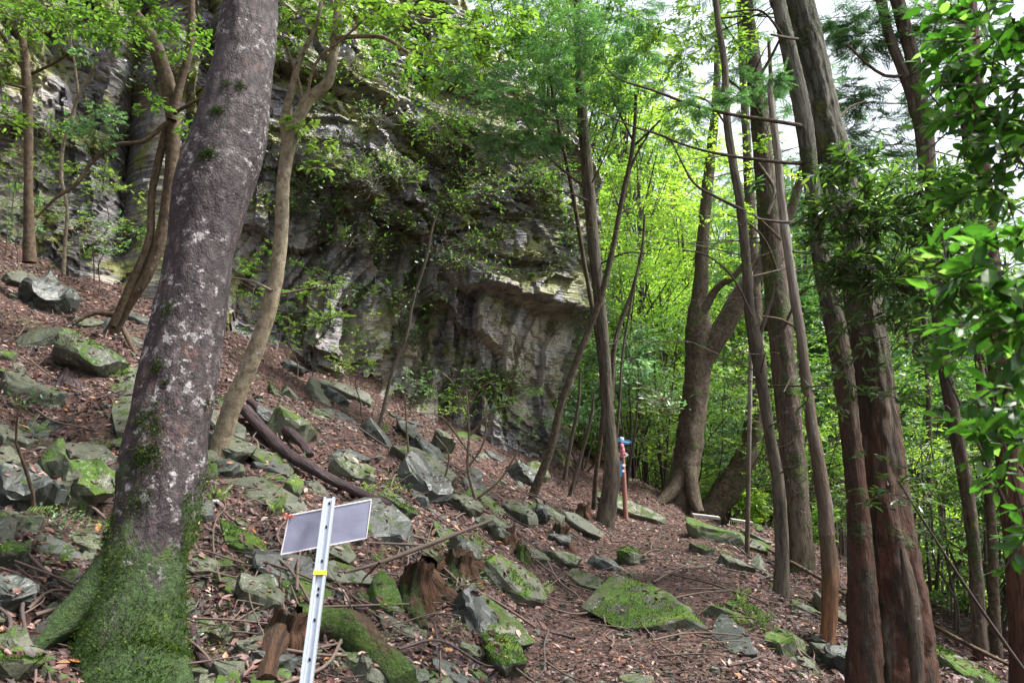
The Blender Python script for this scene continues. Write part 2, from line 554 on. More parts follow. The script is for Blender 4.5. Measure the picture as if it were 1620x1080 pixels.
def cliff_material():
    m, nt = new_mat("cliff_stone")
    b = NB(nt)
    oc = b.n("ShaderNodeTexCoord").outputs["Object"]
    big = b.noise(oc, .42, 5, .6)
    med = b.noise(oc, 1.6, 7, .62)
    strata = b.noise(b.map(oc, (1.1, 1.1, 4.5), (.12, .45, 0)), 1.6, 8, .65)
    streak = b.noise(b.map(oc, (3.0, 3.0, .25)), 1.2, 6, .6)
    fine = b.noise(oc, 26, 6, .7)
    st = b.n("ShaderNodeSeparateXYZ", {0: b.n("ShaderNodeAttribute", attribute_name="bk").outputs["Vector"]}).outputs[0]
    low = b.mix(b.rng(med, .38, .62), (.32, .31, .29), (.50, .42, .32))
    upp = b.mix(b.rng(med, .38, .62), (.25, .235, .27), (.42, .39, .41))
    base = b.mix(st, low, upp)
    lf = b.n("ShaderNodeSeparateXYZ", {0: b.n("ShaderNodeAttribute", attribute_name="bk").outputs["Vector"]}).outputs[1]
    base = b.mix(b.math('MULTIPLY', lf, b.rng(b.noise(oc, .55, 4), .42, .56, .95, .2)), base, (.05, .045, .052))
    base = b.mix(b.rng(fine, .45, .7, 0, .6), base, (.27, .27, .28))
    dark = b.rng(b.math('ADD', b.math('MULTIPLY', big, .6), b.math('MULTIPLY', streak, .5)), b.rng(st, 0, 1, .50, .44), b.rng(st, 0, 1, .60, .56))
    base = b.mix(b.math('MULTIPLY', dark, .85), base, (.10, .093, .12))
    blk = b.rng(b.noise(b.map(oc, (4.5, 4.5, .22)), 1.0, 7, .7), .58, .66)
    base = b.mix(b.math('MULTIPLY', blk, .7), base, (.03, .03, .033))
    base = b.mix(b.rng(strata, .55, .66, 0, .55), base, (.06, .058, .06))
    bed = b.noise(b.map(oc, (.7, .7, 15), (.12, .36, 0)), 1.3, 5, .6)
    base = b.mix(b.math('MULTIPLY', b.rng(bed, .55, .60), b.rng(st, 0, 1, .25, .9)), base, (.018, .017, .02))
    base = b.mix(b.math('MULTIPLY', b.rng(bed, .44, .38), .45), base, (.36, .34, .36))
    # rust and lichen stains
    base = b.mix(b.rng(b.noise(oc, 2.3, 6, .6), .61, .68, 0, .55), base, (.22, .115, .03))
    mossn = b.noise(b.n("ShaderNodeVectorMath", {0: oc, 1: (7.3, 1.1, 3.0)}, operation='ADD').outputs[0], 1.15, 8, .68)
    nz = b.n("ShaderNodeSeparateXYZ", {0: b.n("ShaderNodeNewGeometry").outputs["Normal"]}).outputs[2]
    mk = b.rng(b.math('ADD', mossn, b.math('MULTIPLY', nz, .12)), b.rng(st, 0, 1, .54, .47), b.rng(st, 0, 1, .59, .53))
    base = b.mix(b.math('MULTIPLY', mk, b.rng(fine, .3, .55)), base, b.mix(b.noise(oc, 30, 3), (.07, .085, .008), (.24, .25, .03)))
    lk = b.math('MULTIPLY', b.rng(b.noise(oc, 14, 8, .8), .57, .61), b.rng(b.noise(oc, .9, 3), .5, .62))
    base = b.mix(lk, base, (.42, .43, .42))
    h = b.math('ADD', b.math('MULTIPLY', b.math('SUBTRACT', strata, bed), 1.6), b.math('ADD', b.math('MULTIPLY', fine, .35), med))
    b.out(base, b.rng(dark, 0, 1, .72, .26), h, .7, .06, spec=.55)
    return m


M = {}
M['ground'] = ground_material()
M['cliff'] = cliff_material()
M['rock'] = rock_mat("slate_stone", (.046, .053, .036), (.09, .092, .058), .42)
M['rock_moss'] = rock_mat("mossy_stone", (.045, .05, .034), (.08, .08, .05), .78, mossc=(.036, .075, .007))
M['rock_dark'] = rock_mat("dark_wet_stone", (.026, .03, .028), (.055, .06, .05), .25, wet=.8)
M['litter'] = leaf_mat("dead_leaves", [(0, (.012, .006, .006)), (.42, (.038, .014, .012)), (.68, (.078, .029, .024)), (.86, (.14, .065, .052)), (.96, (.36, .25, .21)), (.99, (.30, .12, .03))], .55, .12, (1.2, 1, .9))
M['twig'] = simple("dead_twig_bark", (.10, .072, .058), .85)
M['twig_dark'] = simple("dark_twig_bark", (.055, .04, .035), .85)
M['bark_big'] = bark_mat("violet_grey_bark", (.046, .032, .037), (.092, .068, .073), (.025, .02, .021), moss=.3, lich=.6, mossz=(0.35, 2.0), mosscol=(.022, .048, .008), bs=.6, rough=.7, warm=True)
M['bark_pale'] = bark_mat("smooth_tan_bark", (.19, .15, .10), (.29, .24, .165), (.10, .075, .05), lich=.3, crk=.15, bs=.4, rough=.75)
M['bark_brown'] = bark_mat("smooth_brown_bark", (.075, .05, .03), (.14, .10, .062), (.04, .026, .016), lich=.2, crk=.2, bs=.4)
M['bark_grey'] = bark_mat("grey_green_bark", (.075, .062, .046), (.14, .12, .085), (.03, .024, .018), moss=.35, fib=1, mosscol=(.08, .10, .03))
M['bark_cypress'] = bark_mat("fibrous_red_bark", (.08, .034, .021), (.14, .068, .042), (.028, .013, .009), moss=.34, fib=1, mosscol=(.10, .115, .03), bs=1.0)
M['bark_great'] = bark_mat('shaggy_cypress_bark', (.10, .10, .072), (.17, .17, .125), (.035, .028, .02), moss=.5, fib=1, mosscol=(.07, .09, .03), bs=1.0, grad=(2.2, 4.0, (.075, .030, .018)))
M['bark_cypress_green'] = bark_mat("green_tinged_cypress_bark", (.09, .06, .045), (.16, .13, .09), (.04, .026, .02), moss=.62, lich=.3, fib=1, mosscol=(.09, .12, .04), bs=1.0)
M['bark_dark'] = bark_mat("dark_mossy_bark", (.085, .062, .042), (.14, .11, .07), (.03, .02, .015), crk=.5, moss=.45, mosscol=(.06, .08, .02), bs=.8)
M['bark_bare'] = bark_mat("stripped_orange_wood", (.085, .062, .042), (.13, .10, .065), (.09, .045, .028), fib=1, bs=.8, rough=.7, grad=(.95, 1.45, (.25, .115, .05)))
M['bark_dead'] = bark_mat("bleached_dead_wood", (.34, .33, .29), (.24, .21, .17), (.14, .10, .08), fib=1, bs=.8, grad=(1.6, 3.2, (.085, .062, .042)))
M['stump'] = bark_mat("rotten_orange_wood", (.13, .062, .032), (.075, .042, .024), (.025, .015, .01), moss=.55, fib=1, mosscol=(.05, .08, .012), bs=1.3, rough=.95)
M['log'] = bark_mat("dark_wet_log", (.045, .025, .03), (.085, .05, .055), (.02, .012, .014), fib=1, bs=1.0, rough=.5)
M['moss_root'] = bark_mat("mossy_root", (.09, .055, .03), (.06, .05, .02), (.04, .025, .015), moss=.85, mosscol=(.04, .08, .009), bs=1.0)
M['lf_bright'] = leaf_mat("sunlit_maple_leaves", [(0, (.11, .22, .035)), (.5, (.18, .32, .06)), (1, (.30, .45, .13))], .45, .55, (2.0, 2.0, .8), objvar=.015)
M['lf_mid'] = leaf_mat("green_leaves", [(0, (.045, .11, .025)), (.6, (.085, .17, .045)), (1, (.16, .27, .08))], .35, .45, (1.8, 2.0, .7), objvar=.02)
M['lf_dark'] = leaf_mat("glossy_evergreen_leaves", [(0, (.024, .06, .018)), (.5, (.045, .10, .028)), (.85, (.085, .16, .045)), (1, (.17, .25, .10))], .28, .38, (1.7, 1.9, .7), spec=.8)
M['lf_con'] = leaf_mat("cypress_fronds", [(0, (.035, .085, .04)), (.6, (.065, .14, .065)), (1, (.13, .22, .11))], .5, .42, (1.6, 2.0, .9))
M['lf_pale'] = leaf_mat("pale_young_leaves", [(0, (.10, .17, .05)), (.6, (.18, .27, .08)), (1, (.30, .38, .14))], .45, .4, (1.6, 1.8, .8))
M['lf_blue'] = leaf_mat("grey_green_understory_leaves", [(0, (.06, .13, .07)), (.6, (.13, .22, .13)), (1, (.28, .38, .29))], .28, .42, (1.5, 1.9, .9), spec=.8)
M['moss_tuft'] = leaf_mat("moss_blades", [(0, (.016, .038, .006)), (.6, (.034, .066, .01)), (.9, (.07, .11, .015)), (1, (.14, .19, .03))], .9, .2, (1.2, 1.5, .6), spec=.1)

# ------------------------------------------------------------------ terrain
CTRL = [(0, 1080, 3.0), (200, 1072, 3.75), (420, 1080, 3.9), (620, 1080, 4.2), (850, 1080, 4.8), (1100, 1080, 5.2), (1300, 1065, 5.7),
        (0, 900, 4.2), (0, 720, 6), (0, 560, 8.2), (0, 480, 9.5), (0, 370, 11.2), (150, 560, 8), (150, 700, 6.2), (330, 900, 4.8), (340, 725, 6.6),
        (185, 515, 8.6), (45, 385, 10.8), (250, 480, 10.6), (450, 850, 5.5), (450, 700, 7.6), (450, 620, 10), (400, 565, 12.3), (550, 780, 7),
        (600, 850, 6.2), (600, 1000, 4.9), (600, 660, 12.5), (700, 760, 9), (700, 900, 6.3), (750, 700, 14.2), (850, 722, 15.3),
        (840, 790, 11.6), (800, 950, 6), (900, 870, 8.5), (955, 820, 12), (985, 822, 14), (1000, 970, 6.6), (1000, 870, 9.4),
        (1075, 795, 15.5), (1100, 900, 8.3), (1180, 832, 13.2), (1235, 950, 7.9), (1310, 1028, 6.4), (1265, 903, 9.6), (1340, 880, 11.5),
        (1500, 1010, 8), (1610, 1010, 8.6), (1150, 980, 6.6), (1200, 1060, 5.6), (1100, 815, 15.5), (1550, 1050, 7)]
cx = [list(at(*c)) for c in CTRL]
cx += [(0, 0, 0), (-1.5, .5, .5), (-3, 0, 1.3), (2, 0, -.1), (4, 0, -.8), (-6, 3, 3.6), (-8, 6, 5.2), (-9, 10, 6.6), (5, 3, -.6), (0, 2.4, .32), (-1.2, 2.3, .6),
       (4.5, 19, 1.0), (7, 14, -.4), (7, 25, -2), (12, 12, -2.2), (12, 22, -4), (20, 20, -7), (1, 24, 3.2), (-2, 30, 7), (3, 32, .5), (10, 38, -5),
       (22, 40, -10), (-15, 15, 12), (-15, 5, 9), (-8, 20, 12), (-3, 20, 8), (-6, 30, 12), (-4, -6, .8), (4, -6, -1.5), (0, -8, -.8), (10, 0, -3), (9, 7, -1.5), (20, 5, -7), (-14, -6, 6)]
cx = np.array(cx)
_d = np.linalg.norm(cx[:, None, :2] - cx[None, :, :2], axis=-1)
_K = np.block([[_d + 0 * np.eye(len(cx)) - .12 * np.eye(len(cx)), np.c_[np.ones(len(cx)), cx[:, :2]]], [np.c_[np.ones(len(cx)), cx[:, :2]].T, np.zeros((3, 3))]])
_w = np.linalg.solve(_K, np.concatenate([cx[:, 2], [0, 0, 0]]))


def base_z(x, y):
    x, y = np.atleast_1d(x).astype(float), np.atleast_1d(y).astype(float)
    sh = x.shape
    x, y = x.ravel(), y.ravel()
    z = np.zeros(len(x))
    for s in range(0, len(x), 40000):
        xx, yy = x[s:s + 40000], y[s:s + 40000]
        D = np.sqrt((xx[:, None] - cx[None, :, 0]) ** 2 + (yy[:, None] - cx[None, :, 1]) ** 2 + .15)
        z[s:s + 40000] = D @ _w[:len(cx)] + _w[-3] + _w[-2] * xx + _w[-1] * yy
    d = np.hypot(x, y - 12)
    w = smooth(24, 48, d)
    far = -.38 * np.clip(x, -70, 45) + .16 * np.clip(y - 30, 0, 260) - 2 + 0 * x
    z = z * (1 - w) + far * w
    return z.reshape(sh)


# trail centre line, in world metres
TR = np.array([at(*p)[:2] for p in [(980, 1080, 5.0), (1010, 1000, 6.2), (1010, 930, 7.6), (1030, 880, 9.4), (1040, 845, 11.6), (1090, 830, 13.4), (1180, 826, 15)]] )
TR = np.vstack([[0.1, -6], [.1, 0], [.3, 2.5], TR, [6.5, 18], [9, 24]])


def trail_d(x, y):
    P = np.stack([x.ravel(), y.ravel()], 1)
    best = np.full(len(P), 1e9)
    for a, b in zip(TR[:-1], TR[1:]):
        ab = b - a
        t = np.clip(((P - a) @ ab) / (ab @ ab), 0, 1)
        best = np.minimum(best, np.linalg.norm(P - (a + t[:, None] * ab), axis=1))
    return best.reshape(x.shape)


def ground_z(x, y):
    x, y = np.atleast_1d(x).astype(float), np.atleast_1d(y).astype(float)
    z = base_z(x, y)
    m = (np.abs(x) < 10) & (y > 1) & (y < 18)
    if m.any():
        P_ = np.stack([x[m], y[m]], 1)
        best, cen = np.full(len(P_), 1e9), np.zeros_like(P_)
        for a, b in zip(TR[:-1], TR[1:]):
            ab = b - a
            t = np.clip(((P_ - a) @ ab) / (ab @ ab), 0, 1)
            c_ = a + t[:, None] * ab
            d_ = np.linalg.norm(P_ - c_, axis=1)
            k_ = d_ < best
            best[k_], cen[k_] = d_[k_], c_[k_]
        w_ = (1 - smooth(.45, 1.15, best)) * .85 * (1 - smooth(14, 18, P_[:, 1]))
        zc = base_z(cen[:, 0], cen[:, 1])
        z[m] = z[m] * (1 - w_) + (zc - .05) * w_
    p = np.stack([x.ravel(), y.ravel(), np.zeros(x.size)], 1)
    td = smooth(.3, 1.4, trail_d(x, y))
    n = (fbm(p, .7, 3, 3) * .10 + fbm(p, 3.2, 9, 3) * .045).reshape(x.shape)
    far = 1 + 6 * smooth(25, 80, np.hypot(x, y))
    return z + n * (.25 + .75 * td) * far


def axis(a, b, step, lo, hi):
    c = list(np.arange(a, b, step))
    s, v = step, b
    while v < hi:
        c.append(v); s *= 1.13; v += s
    s, v = step, a - step
    while v > lo:
        c.insert(0, v); s *= 1.13; v -= s
    return np.array(c)


gx, gy = axis(-7, 6, .055, -450, 450), axis(2.2, 17, .055, -60, 600)
GX, GY = np.meshgrid(gx, gy)
GZ = ground_z(GX, GY)
GV = np.stack([GX, GY, GZ], -1).reshape(-1, 3)
nxg = len(gx)
ii = (np.arange(len(gy) - 1)[:, None] * nxg + np.arange(nxg - 1)[None, :])
GF = np.stack([ii, ii + 1, ii + 1 + nxg, ii + nxg], -1).reshape(-1, 4)
fcx, fcy = (GX[:-1, :-1] + GX[1:, 1:]) / 2, (GY[:-1, :-1] + GY[1:, 1:]) / 2
wob = fbm(np.stack([fcx.ravel(), fcy.ravel(), 0 * fcx.ravel()], 1), 1.1, 41, 3).reshape(fcx.shape) * .3
onp = ((trail_d(fcx, fcy) + wob) < .75).ravel()


def sub(V, Fc):
    u, inv = np.unique(Fc, return_inverse=True)
    return V[u], inv.reshape(Fc.shape)


tag(obj("ground", [sub(GV, GF[~onp])], M['ground']), kind='structure')
tag(obj("path", [sub(GV, GF[onp])], M['ground']), kind='structure')
G_BVH = BVHTree.FromPolygons([tuple(v) for v in GV.tolist()], GF.tolist())


def ghit(px, py, far=200):
    d = Vector(ray(px, py)).normalized()
    h = G_BVH.ray_cast(Vector((0, 0, EYE)), d, far)
    return np.array(h[0]) if h[0] is not None else at(px, py, 12)


def gz(x, y):
    return float(ground_z(np.array([x]), np.array([y]))[0])


def gn(x, y):
    e = .25
    n = np.array([-(gz(x + e, y) - gz(x - e, y)) / (2 * e), -(gz(x, y + e) - gz(x, y - e)) / (2 * e), 1.0])
    return n / np.linalg.norm(n)


# ------------------------------------------------------------------ cliff
CB = [(-420, 300, 9.5), (-120, 330, 10.6), (60, 372, 11.2), (200, 420, 11.6), (300, 500, 12.4), (400, 565, 12.8), (520, 600, 13.2), (660, 680, 14.3), (760, 700, 14.7), (860, 722, 15.3)]
cb = [at(*p)[:2] for p in CB]
cb += [np.array([.95, 16.0]), np.array([1.0, 17.4]), np.array([.7, 20.5]), np.array([.6, 25]), np.array([-1, 31])]
cb = crom(np.column_stack([np.array(cb), np.zeros(len(cb))]), .032)[:, :2]
NU = len(cb)
tg = np.gradient(cb, axis=0)
for _ in range(40):
    tg[1:-1] = (tg[:-2] + tg[1:-1] * 2 + tg[2:]) / 4
tg /= np.linalg.norm(tg, axis=1)[:, None]
cn = np.stack([tg[:, 1], -tg[:, 0]], 1)
su = np.concatenate([[0], np.cumsum(np.linalg.norm(np.diff(cb, axis=0), axis=1))])
zb = base_z(cb[:, 0], cb[:, 1]) - .7
hv = np.concatenate([np.arange(0, 10.5, .033), np.arange(10.5, 18, .10)])
U, Hh = np.meshgrid(su, hv)
Zb = np.broadcast_to(zb, U.shape)
Zt = Zb + Hh
# lower wall rises steeply, the upper part leans back away from the right end
cornx = np.broadcast_to(cb[:, 0], U.shape)
right = smooth(-5.0, -1.0, cornx)
zl = 9.0 - right * .5
pxu_ = 810 + F * cornx / np.maximum(np.broadcast_to(cb[:, 1], U.shape), 1)
lean = (.12 + .38 * right) * np.maximum(Zt - zl, 0) + .05 * np.maximum(Zt - zl, 0) ** 1.4 * right
zled = np.interp(pxu_, [150, 300, 430, 600, 720, 930], [8.2, 7.3, 7.0, 6.4, 5.3, 4.85]) + .12 * fbm(np.stack([U, U * 0, U * 0], -1).reshape(-1, 3), 1.3, 8, 3).reshape(U.shape)
zrel = Zt - zled
over = (.08 + .72 * smooth(-2.2, .2, cornx)) * smooth(-.10, .10, zrel) * np.exp(-np.maximum(zrel, 0) / (1.5 + 4 * smooth(-3, 0, cornx)))
over_old = .75 * smooth(-1.5, 1.0, cornx) * np.exp(-((Zt - 5.5) / 1.25) ** 2) + .35 * np.exp(-((Zt - 6.3) / .8) ** 2) * smooth(-4.5, -3, cornx)
recess = -.35 * smooth(-1, .8, cornx) * np.exp(-((Zt - 3.2) / 1.2) ** 2)
talus = .5 * np.exp(-Hh / .8)
P3 = np.stack([U, Zt, np.zeros_like(U)], -1).reshape(-1, 3)
warp = fbm(P3, .5, 5, 3).reshape(U.shape)
lay = Zt * .93 + .30 * U + warp * .42 + .10 * fbm(P3, 1.6, 99, 2).reshape(U.shape)                     # bedding dips to the left


def block(hz, wu, amp, seed):
    li = np.floor(lay / hz)
    o = hsh(li, li * 0, li * 0, seed) * wu
    bi = np.floor((U + o + warp * .4 + .25 * Zt) / wu)
    return (hsh(li, bi, li * 0, seed + 1) - .5) * 2 * amp


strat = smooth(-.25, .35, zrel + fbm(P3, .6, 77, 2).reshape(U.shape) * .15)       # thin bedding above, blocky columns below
disp = block(1.05, 1.7, .24, 11) + block(.43, .8, .15, 21) * (.45 + .55 * strat) + block(.17, .38, .085, 31) * (.2 + .8 * strat) + block(.08, .2, .035, 41)
col_i = np.floor((U + warp * .5 + .1 * Zt) / .55)
disp += (hsh(col_i, col_i * 0, col_i * 0, 55) - .5) * .6 * (1 - strat)
col_j = np.floor((U + warp * .3 - .22 * Zt) / .21)
disp += (hsh(col_j, col_j * 0, col_j * 0, 56) - .5) * .22 * (1 - strat)
saw = (lay / .34) % 1.0
disp += (saw - .5) * .10 * strat
disp += fbm(P3, .45, 61, 3).reshape(U.shape) * .22 + fbm(P3, 5, 71, 3).reshape(U.shape) * .025
# a rib and a deep cleft on the left wall
pxu = 810 + F * cornx / np.maximum(np.broadcast_to(cb[:, 1], U.shape), 1)
disp += .55 * np.exp(-((pxu - 225) / 32) ** 2) - .6 * np.exp(-((pxu - 165) / 22) ** 2) * smooth(3, 7, Zt) - .5 * np.exp(-((pxu - 560) / 16) ** 2) * (1 - smooth(4.5, 6.0, Zt)) - .4 * np.exp(-((pxu - 700) / 14) ** 2) * (1 - smooth(4.0, 5.0, Zt))
off = over + recess + talus - lean + disp * np.minimum(1, .3 + Hh)
CX = cb[:, 0][None] + cn[:, 0][None] * off
CY = cb[:, 1][None] + cn[:, 1][None] * off
CV = np.stack([CX, CY, Zt], -1).reshape(-1, 3)
CV += np.stack([fbm(CV, 9, 5, 2), fbm(CV, 9, 15, 2), fbm(CV, 9, 25, 2)], -1) * .012
ii = (np.arange(len(hv) - 1)[:, None] * NU + np.arange(NU - 1)[None, :])
CF = np.stack([ii, ii + 1, ii + 1 + NU, ii + NU], -1).reshape(-1, 4)
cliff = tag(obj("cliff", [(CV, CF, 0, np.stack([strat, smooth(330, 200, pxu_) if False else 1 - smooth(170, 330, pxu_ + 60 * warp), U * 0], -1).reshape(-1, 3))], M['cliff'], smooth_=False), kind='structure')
C_BVH = BVHTree.FromPolygons([tuple(v) for v in CV.tolist()], CF.tolist())


def chit(px, py):
    d = Vector(ray(px, py)).normalized()
    h = C_BVH.ray_cast(Vector((0, 0, EYE)), d, 60)
    return (np.array(h[0]), np.array(h[1])) if h[0] is not None else (None, None)


# ------------------------------------------------------------------ words that say which one
LM = [(450, 830, "the metal sign"), (580, 810, "the lower end of the fallen log"), (420, 710, "the fallen log"), (220, 900, "the mossy foot of the leaning trunk"), (110, 795, "the square mossy boulder"), (135, 560, "the long mossy boulder"),
      (22, 790, "the grey lichened boulder"), (85, 468, "the dark mossy topped boulder"), (345, 720, "the foot of the pale sinuous tree"), (180, 520, "the foot of the multi stem tree"), (672, 748, "the large smooth slab"),
      (728, 800, "the squarish mossy block"), (660, 905, "the tall orange stump"), (722, 880, "the broad orange stump"), (801, 835, "the narrow orange stump"), (885, 838, "the hollow stump"), (788, 1000, "the long leaning slab"), (1012, 978, "the mossy trail slab"),
      (997, 885, "the small round mossy boulder"), (838, 790, "the foot of the leaning sapling"), (957, 828, "the foot of the slim cypress"), (985, 820, "the signpost"), (1075, 800, "the forked tree"), (1115, 816, "the left plank"), (1172, 825, "the right plank"),
      (1235, 950, "the kinked slim trunk"), (1265, 905, "the thick cypress foot"), (1308, 1030, "the stripped orange trunk"), (1400, 1000, "the great cypress"), (1160, 1025, "the dark wedge slab"), (455, 985, "the mossy stump behind the sign post"),
      (590, 1050, "the mossy root"), (592, 700, "the bent thin sapling"), (752, 790, "the bare pale shrub"), (415, 805, "the flat dark slab"), (820, 918, "the broad mossy rock"), (1555, 1040, "the forked cypress foot"), (548, 640, "the long slab at the cliff foot"), (15, 1050, "the bottom left mossy stone"),
      (480, 90, "the forks of the sinuous tree"), (445, 380, "the sinuous tree trunk"), (340, 300, "the thick leaning trunk"), (270, 200, "the fork of the multi stem tree"), (45, 200, "the slender left trunk"), (105, 240, "the twisted pale sapling"),
      (930, 520, "the cliff overhang"), (900, 300, "the cliff shoulder"), (690, 350, "the tip of the bent thin sapling"), (620, 150, "the bright leaning top of the cliff"), (560, 300, "the dark ledge of the cliff"), (740, 430, "the middle of the cliff ledge"), (760, 620, "the pale foot of the cliff"),
      (640, 560, "the mossy wall of the cliff"), (480, 520, "the pale columns of the cliff"), (940, 150, "the top of the slim cypress"), (1110, 400, "the fork of the forked tree"), (1240, 600, "the thick cypress"), (1190, 500, "the kink of the slim trunk"), (1250, 100, "the top of the great cypress"),
      (1460, 180, "the fork of the forked cypress"), (1590, 700, "the edge cypress"), (1500, 620, "the forked cypress stem"), (1220, 200, "the broken top of the dead tree"), (1320, 760, "the dead tree"), (1190, 720, "the arching trunk")]
USED = {}


def proj(p):
    x, y, z = p[0], p[1], p[2] - EYE
    d = y * CP + z * SP
    return 810 + F * x / d, 540 - F * (-y * SP + z * CP) / d


def which(head, p, names=None):
    px, py = proj(p)
    c = sorted((math.hypot(px - a, (py - b) * 1.2), a, b, n) for a, b, n in LM)
    first = None
    for dd, a, b, n in c[:6]:
        dx, dy = px - a, py - b
        rel = ("right of" if dx > 0 else "left of") if abs(dx) > abs(dy) else ("below" if dy > 0 else "above")
        for q in ("close " if dd < 45 else ("just " if dd < 110 else "well "),):
            lab = f"{head} {q}{rel} {n}"
            first = first or lab
            if lab not in USED:
                USED[lab] = 1
                return lab
    USED[first] += 1
    return first


# ------------------------------------------------------------------ leaf litter (nobody could count it)
def litter():
    rg = RS(7)
    n = 190000
    # sample by distance so that the near ground is dense
    Y = 3.0 + (rg.rand(n) ** 1.35) * 15
    x = (rg.rand(n) * 2 - 1) * (Y * .72 + .6)
    dn = fbm(np.stack([x, Y, 0 * x], 1), 1.3, 5, 3)
    keep = (rg.rand(n) < .75 + .5 * dn) & (x > -8) & (x < 7)
    x, Y = x[keep], Y[keep]
    z = ground_z(x, Y)
    e = .12
    nx = -(base_z(x + e, Y) - base_z(x - e, Y)) / (2 * e)
    ny = -(base_z(x, Y + e) - base_z(x, Y - e)) / (2 * e)
    N = np.stack([nx, ny, np.ones(len(x))], 1) + rg.normal(size=(len(x), 3)) * .33
    D = rg.normal(size=(len(x), 3))
    D -= N * (D * N).sum(1)[:, None] / (N * N).sum(1)[:, None]
    P = np.stack([x, Y, z + .004 + rg.rand(len(x)) * .022], 1)
    half = len(x) // 2
    # leaves that fell on a rock lie on the rock
    td_ = trail_d(x, Y)
    okk = np.ones(len(P), bool)
    for i in range(len(P)):
        hh_ = ROCK_BVH.ray_cast(Vector((P[i, 0], P[i, 1], P[i, 2] + 1.2)), Vector((0, 0, -1)), 1.2)
        if hh_[0] is not None:
            if hh_[1].z > .55 and rg.rand() < .22:
                P[i, 2] = hh_[0].z + .006
                N[i] = np.array(hh_[1]) + rg.normal(size=3) * .25
            else: okk[i] = False
    okk &= (td_ > .7) | (rg.rand(len(P)) < .55)
    P, D, N, td_ = P[okk], D[okk], N[okk], td_[okk]
    x = P[:, 0]
    half = len(x) // 2
    parts = leaves(P[:half], D[:half], N[:half], (.03 + .055 * rg.rand(half) ** 1.7) * np.where(td_[:half] < .7, .6, 1), 'broad', 0)
    h2 = len(x) - half
    parts += leaves(P[half:], D[half:], N[half:], .025 + .045 * rg.rand(h2), 'small', 0)
    # needle-like bits and small twigs
    m = 60000
    Y = 3.0 + (rg.rand(m) ** 1.3) * 13
    x = (rg.rand(m) * 2 - 1) * (Y * .72 + .5)
    A = np.stack([x, Y, ground_z(x, Y) + .012], 1)
    a = rg.rand(m) * 6.28
    ln = .03 + .32 * rg.rand(m) ** 4
    bx, by = x + np.cos(a) * ln, Y + np.sin(a) * ln
    B = np.stack([bx, by, ground_z(bx, by) + .012 + rg.rand(m) * .02], 1)
    k = m // 2
    parts += [sticks(A[:k], B[:k], .0025, .0015, 1), sticks(A[k:], B[k:], .002, .001, 2)]
    o = obj("leaf_litter", fix(parts), [M['litter'], M['twig'], M['twig_dark']], smooth_=False)
    tag(o, "reddish brown dead leaves and twigs strewn over the slope and trail", "leaf litter", kind='stuff')




# ------------------------------------------------------------------ rocks
def slab_mesh(seed, w, d, t, sub_=2, jag=.5):
    rg = RS(seed)
    n = rg.randint(5, 8)
    a = np.sort((np.arange(n) + rg.rand(n) * .7) / n * 6.283)
    r = .75 + .35 * rg.rand(n)
    top = np.stack([np.cos(a) * r * w / 2, np.sin(a) * r * d / 2, np.full(n, t / 2) * (.6 + .5 * rg.rand(n))], 1)
    sh = rg.normal(size=2) * .1 * np.array([w, d])
    bot = np.stack([np.cos(a) * r * w / 2 * (.8 + .35 * rg.rand(n)) + sh[0], np.sin(a) * r * d / 2 * (.8 + .35 * rg.rand(n)) + sh[1], -np.full(n, t / 2) * (.7 + .5 * rg.rand(n))], 1)
    bm = bmesh.new()
    for p in np.vstack([top, bot]): bm.verts.new(p)
    bmesh.ops.convex_hull(bm, input=bm.verts)
    bmesh.ops.dissolve_limit(bm, angle_limit=.09, verts=bm.verts, edges=bm.edges)
    m = min(w, d, t)
    bmesh.ops.bevel(bm, geom=list(bm.edges), offset=m * .06, segments=1, affect='EDGES', profile=.6)
    bmesh.ops.triangulate(bm, faces=bm.faces)
    for _ in range(sub_):
        big = [e for e in bm.edges if e.calc_length() > max(w, d) * .09]
        if big: bmesh.ops.subdivide_edges(bm, edges=big, cuts=1)
        bmesh.ops.triangulate(bm, faces=bm.faces)
    V = np.array([v.co[:] for v in bm.verts])
    Fc = np.array([[l.index for l in f.verts] for f in bm.faces])
    bm.free()
    s = 3.0 / max(w, d)
    lay_ = (hsh(np.floor(V[:, 2] / (t * .22) + fbm(V, s, seed, 1) * .3), V[:, 0] * 0, V[:, 0] * 0, seed) - .5)
    rr = np.linalg.norm(V[:, :2], axis=1)[:, None] + 1e-6
    V[:, :2] += V[:, :2] / rr * (lay_[:, None] * .05 * min(w, d) * jag)
    V += np.stack([fbm(V, s, seed + 1, 3), fbm(V, s, seed + 2, 3), fbm(V, s, seed + 3, 3)], 1) * m * .17
    return V, Fc


def basis_rot(n, yaw, tilt_dir=0, tilt=0):
    from mathutils import Matrix
    z = Vector(n)
    q = Vector((0, 0, 1)).rotation_difference(z)
    from mathutils import Quaternion
    return (Quaternion((math.cos(tilt_dir), math.sin(tilt_dir), 0), tilt) @ q @ Quaternion((0, 0, 1), yaw)).to_euler()


